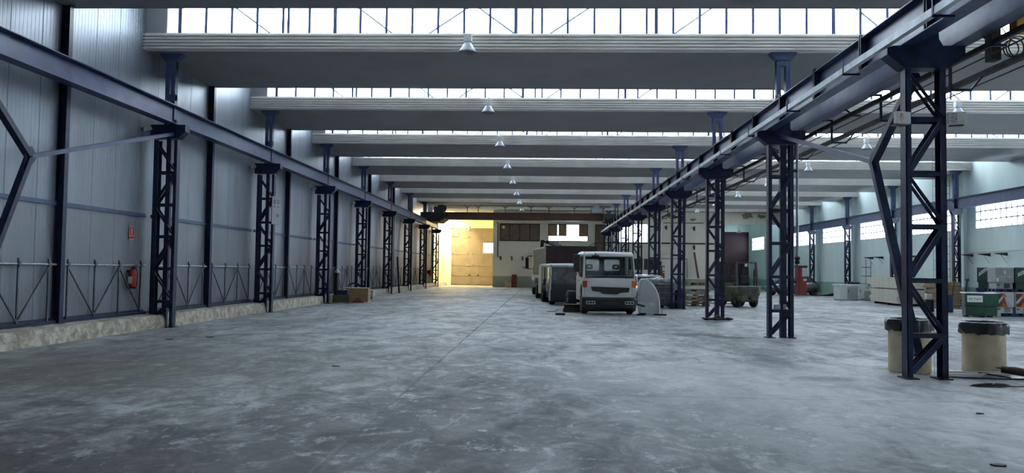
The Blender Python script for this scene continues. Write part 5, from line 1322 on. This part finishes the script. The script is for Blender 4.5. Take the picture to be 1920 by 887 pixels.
# cream panel stack
rn = random.Random(9); z = .12
t = thing('timber_bearer', 'dark timber bearers under the cream panel stack', 'bearer', (19.6, 44.7, 0))
b = MB()
for y in (-1.6, 0, 1.6): b.box((-.7, y, 0), (.9, y + .12, .12))
b.build('beams', 'black', t)
hts = [.13, .11, .12, .11, .13, .13, .06, .13, .12, .12, .11, .1]
for i, h in enumerate(hts):
    pos = 'lowest' if i == 0 else 'topmost' if i == len(hts) - 1 else '%s from the bottom' % ORD[i]
    t = thing('insulated_panel', 'cream insulated wall panel in the long stack, ' + pos, 'panel', (19.55 + rn.uniform(-.04, .04), 44.9 + rn.uniform(-.05, .05), z), -.1, 'cream panels in the long stack')
    if i == 6: b = MB(); b.box((-.5, -2.2, 0), (.6, 2.2, h)); b.build('spacer', 'black', t)
    else:
        b = MB(); b.box((-.78, -2.4, 0), (.75, 2.3, .02)); b.box((-.78, -2.4, h - .02), (.75, 2.3, h - .002)); b.build('skin', 'creampanel', t)
        b = MB(); b.box((-.76, -2.38, .02), (.73, 2.28, h - .02)); b.build('core', 'creampanel' if i % 3 == 2 else 'whitish', t)
    z += h
z = 0
for i in range(9):
    h = .145; pos = 'lowest' if i == 0 else 'topmost' if i == 8 else '%s from the bottom' % ORD[i]
    t = thing('cardboard_bale', 'brown cardboard layer in the pile beside the cream panels, ' + pos, 'cardboard', (19.9 + rn.uniform(-.05, .05), 40.7 + rn.uniform(-.05, .05), z), -.1 + rn.uniform(-.05, .05), 'cardboard layers beside the cream panels')
    b = MB(); b.box((-.55, -.7, 0), (.65, .8, h * .5), bev=.01); b.build('lower_sheets', 'cardboard', t)
    b = MB(); b.box((-.52, -.66, h * .5), (.6, .76, h), bev=.01); b.build('upper_sheets', 'wood' if i % 2 else 'cardboard', t); z += h
# junk on the floor behind the dark car
t = thing('scrap_sheet', 'dark folded sheet lying on the floor right of the grey car', 'sheet', (21.2, 60.6, 0)); b = MB(); b.prism([(-.9, 0), (.9, 0), (.95, .42), (.2, .2)], -.4, .4, 'y', bev=.02); b.build('sheet', 'black', t); b = MB(); b.bar((-1.6, .2, .05), (-.2, .2, .1), .2, .06); b.build('strip', 'redbrown', t)
# wall brackets and empty rack
for i, (y, z, lab) in enumerate(((42.9, 2.72, 'dark shelf bracket on the pale green wall above the stacked boxes, left one'), (41.3, 2.72, 'dark shelf bracket on the pale green wall above the stacked boxes, middle one'), (39.8, 2.72, 'dark shelf bracket on the pale green wall above the stacked boxes, right one'),
                               (55.6, 2.78, 'dark shelf bracket on the pale wall above the grey cabinet, left one'), (54.0, 2.78, 'dark shelf bracket on the pale wall above the grey cabinet, right one'), (49.0, 2.76, 'dark shelf bracket on the pale wall above the cream panels'))):
    t = thing('shelf_bracket', lab, 'bracket', (XWR, y, z), group='shelf brackets on the pale green wall')
    b = MB(); b.prism([(-.62, .02), (0, .06), (0, -.10), (-.62, -.01)], -.02, .02, 'y'); b.build('arm', 'iron', t); b = MB(); b.bar((-.35, 0, -.02), (-.02, 0, -.45), .02); b.build('stay', 'galv', t)
b = MB(); b.tube([(XWR - .03, 38.0, 2.86), (XWR - .03, 43.2, 2.84)], .012, 5); tag(b.build('wall_cable', 'galv'), 'thin cable strung along the pale green wall over the brackets', 'cable')
t = thing('wall_rack', 'slender pale ladder rack standing by the wall behind the cream panels', 'rack', (XWR - .5, 55.2, 0))
b = MB()
for y in (-.4, .4): b.box((-.02, y - .02, 0), (.02, y + .02, 2.7))
b.build('uprights', 'galv', t); b = MB()
for z in (.9, 1.5, 2.1): b.box((-.3, -.42, z), (.02, .42, z + .04))
b.build('arms', 'iron', t)
t = thing('cage_ladder', 'thin steel wire ladder on the wall seen through the near column', 'ladder', (XWR - .12, 45.4, 0))
b = MB()
for y in (-.35, 0, .35): b.tube([(0, y, .0), (0, y, 6.9)], .015, 5)
b.build('rails', 'iron', t); b = MB(); z = .3
while z < 6.9: b.tube([(0, -.38, z), (0, .38, z)], .012, 4); z += .42
b.build('rungs', 'iron', t)
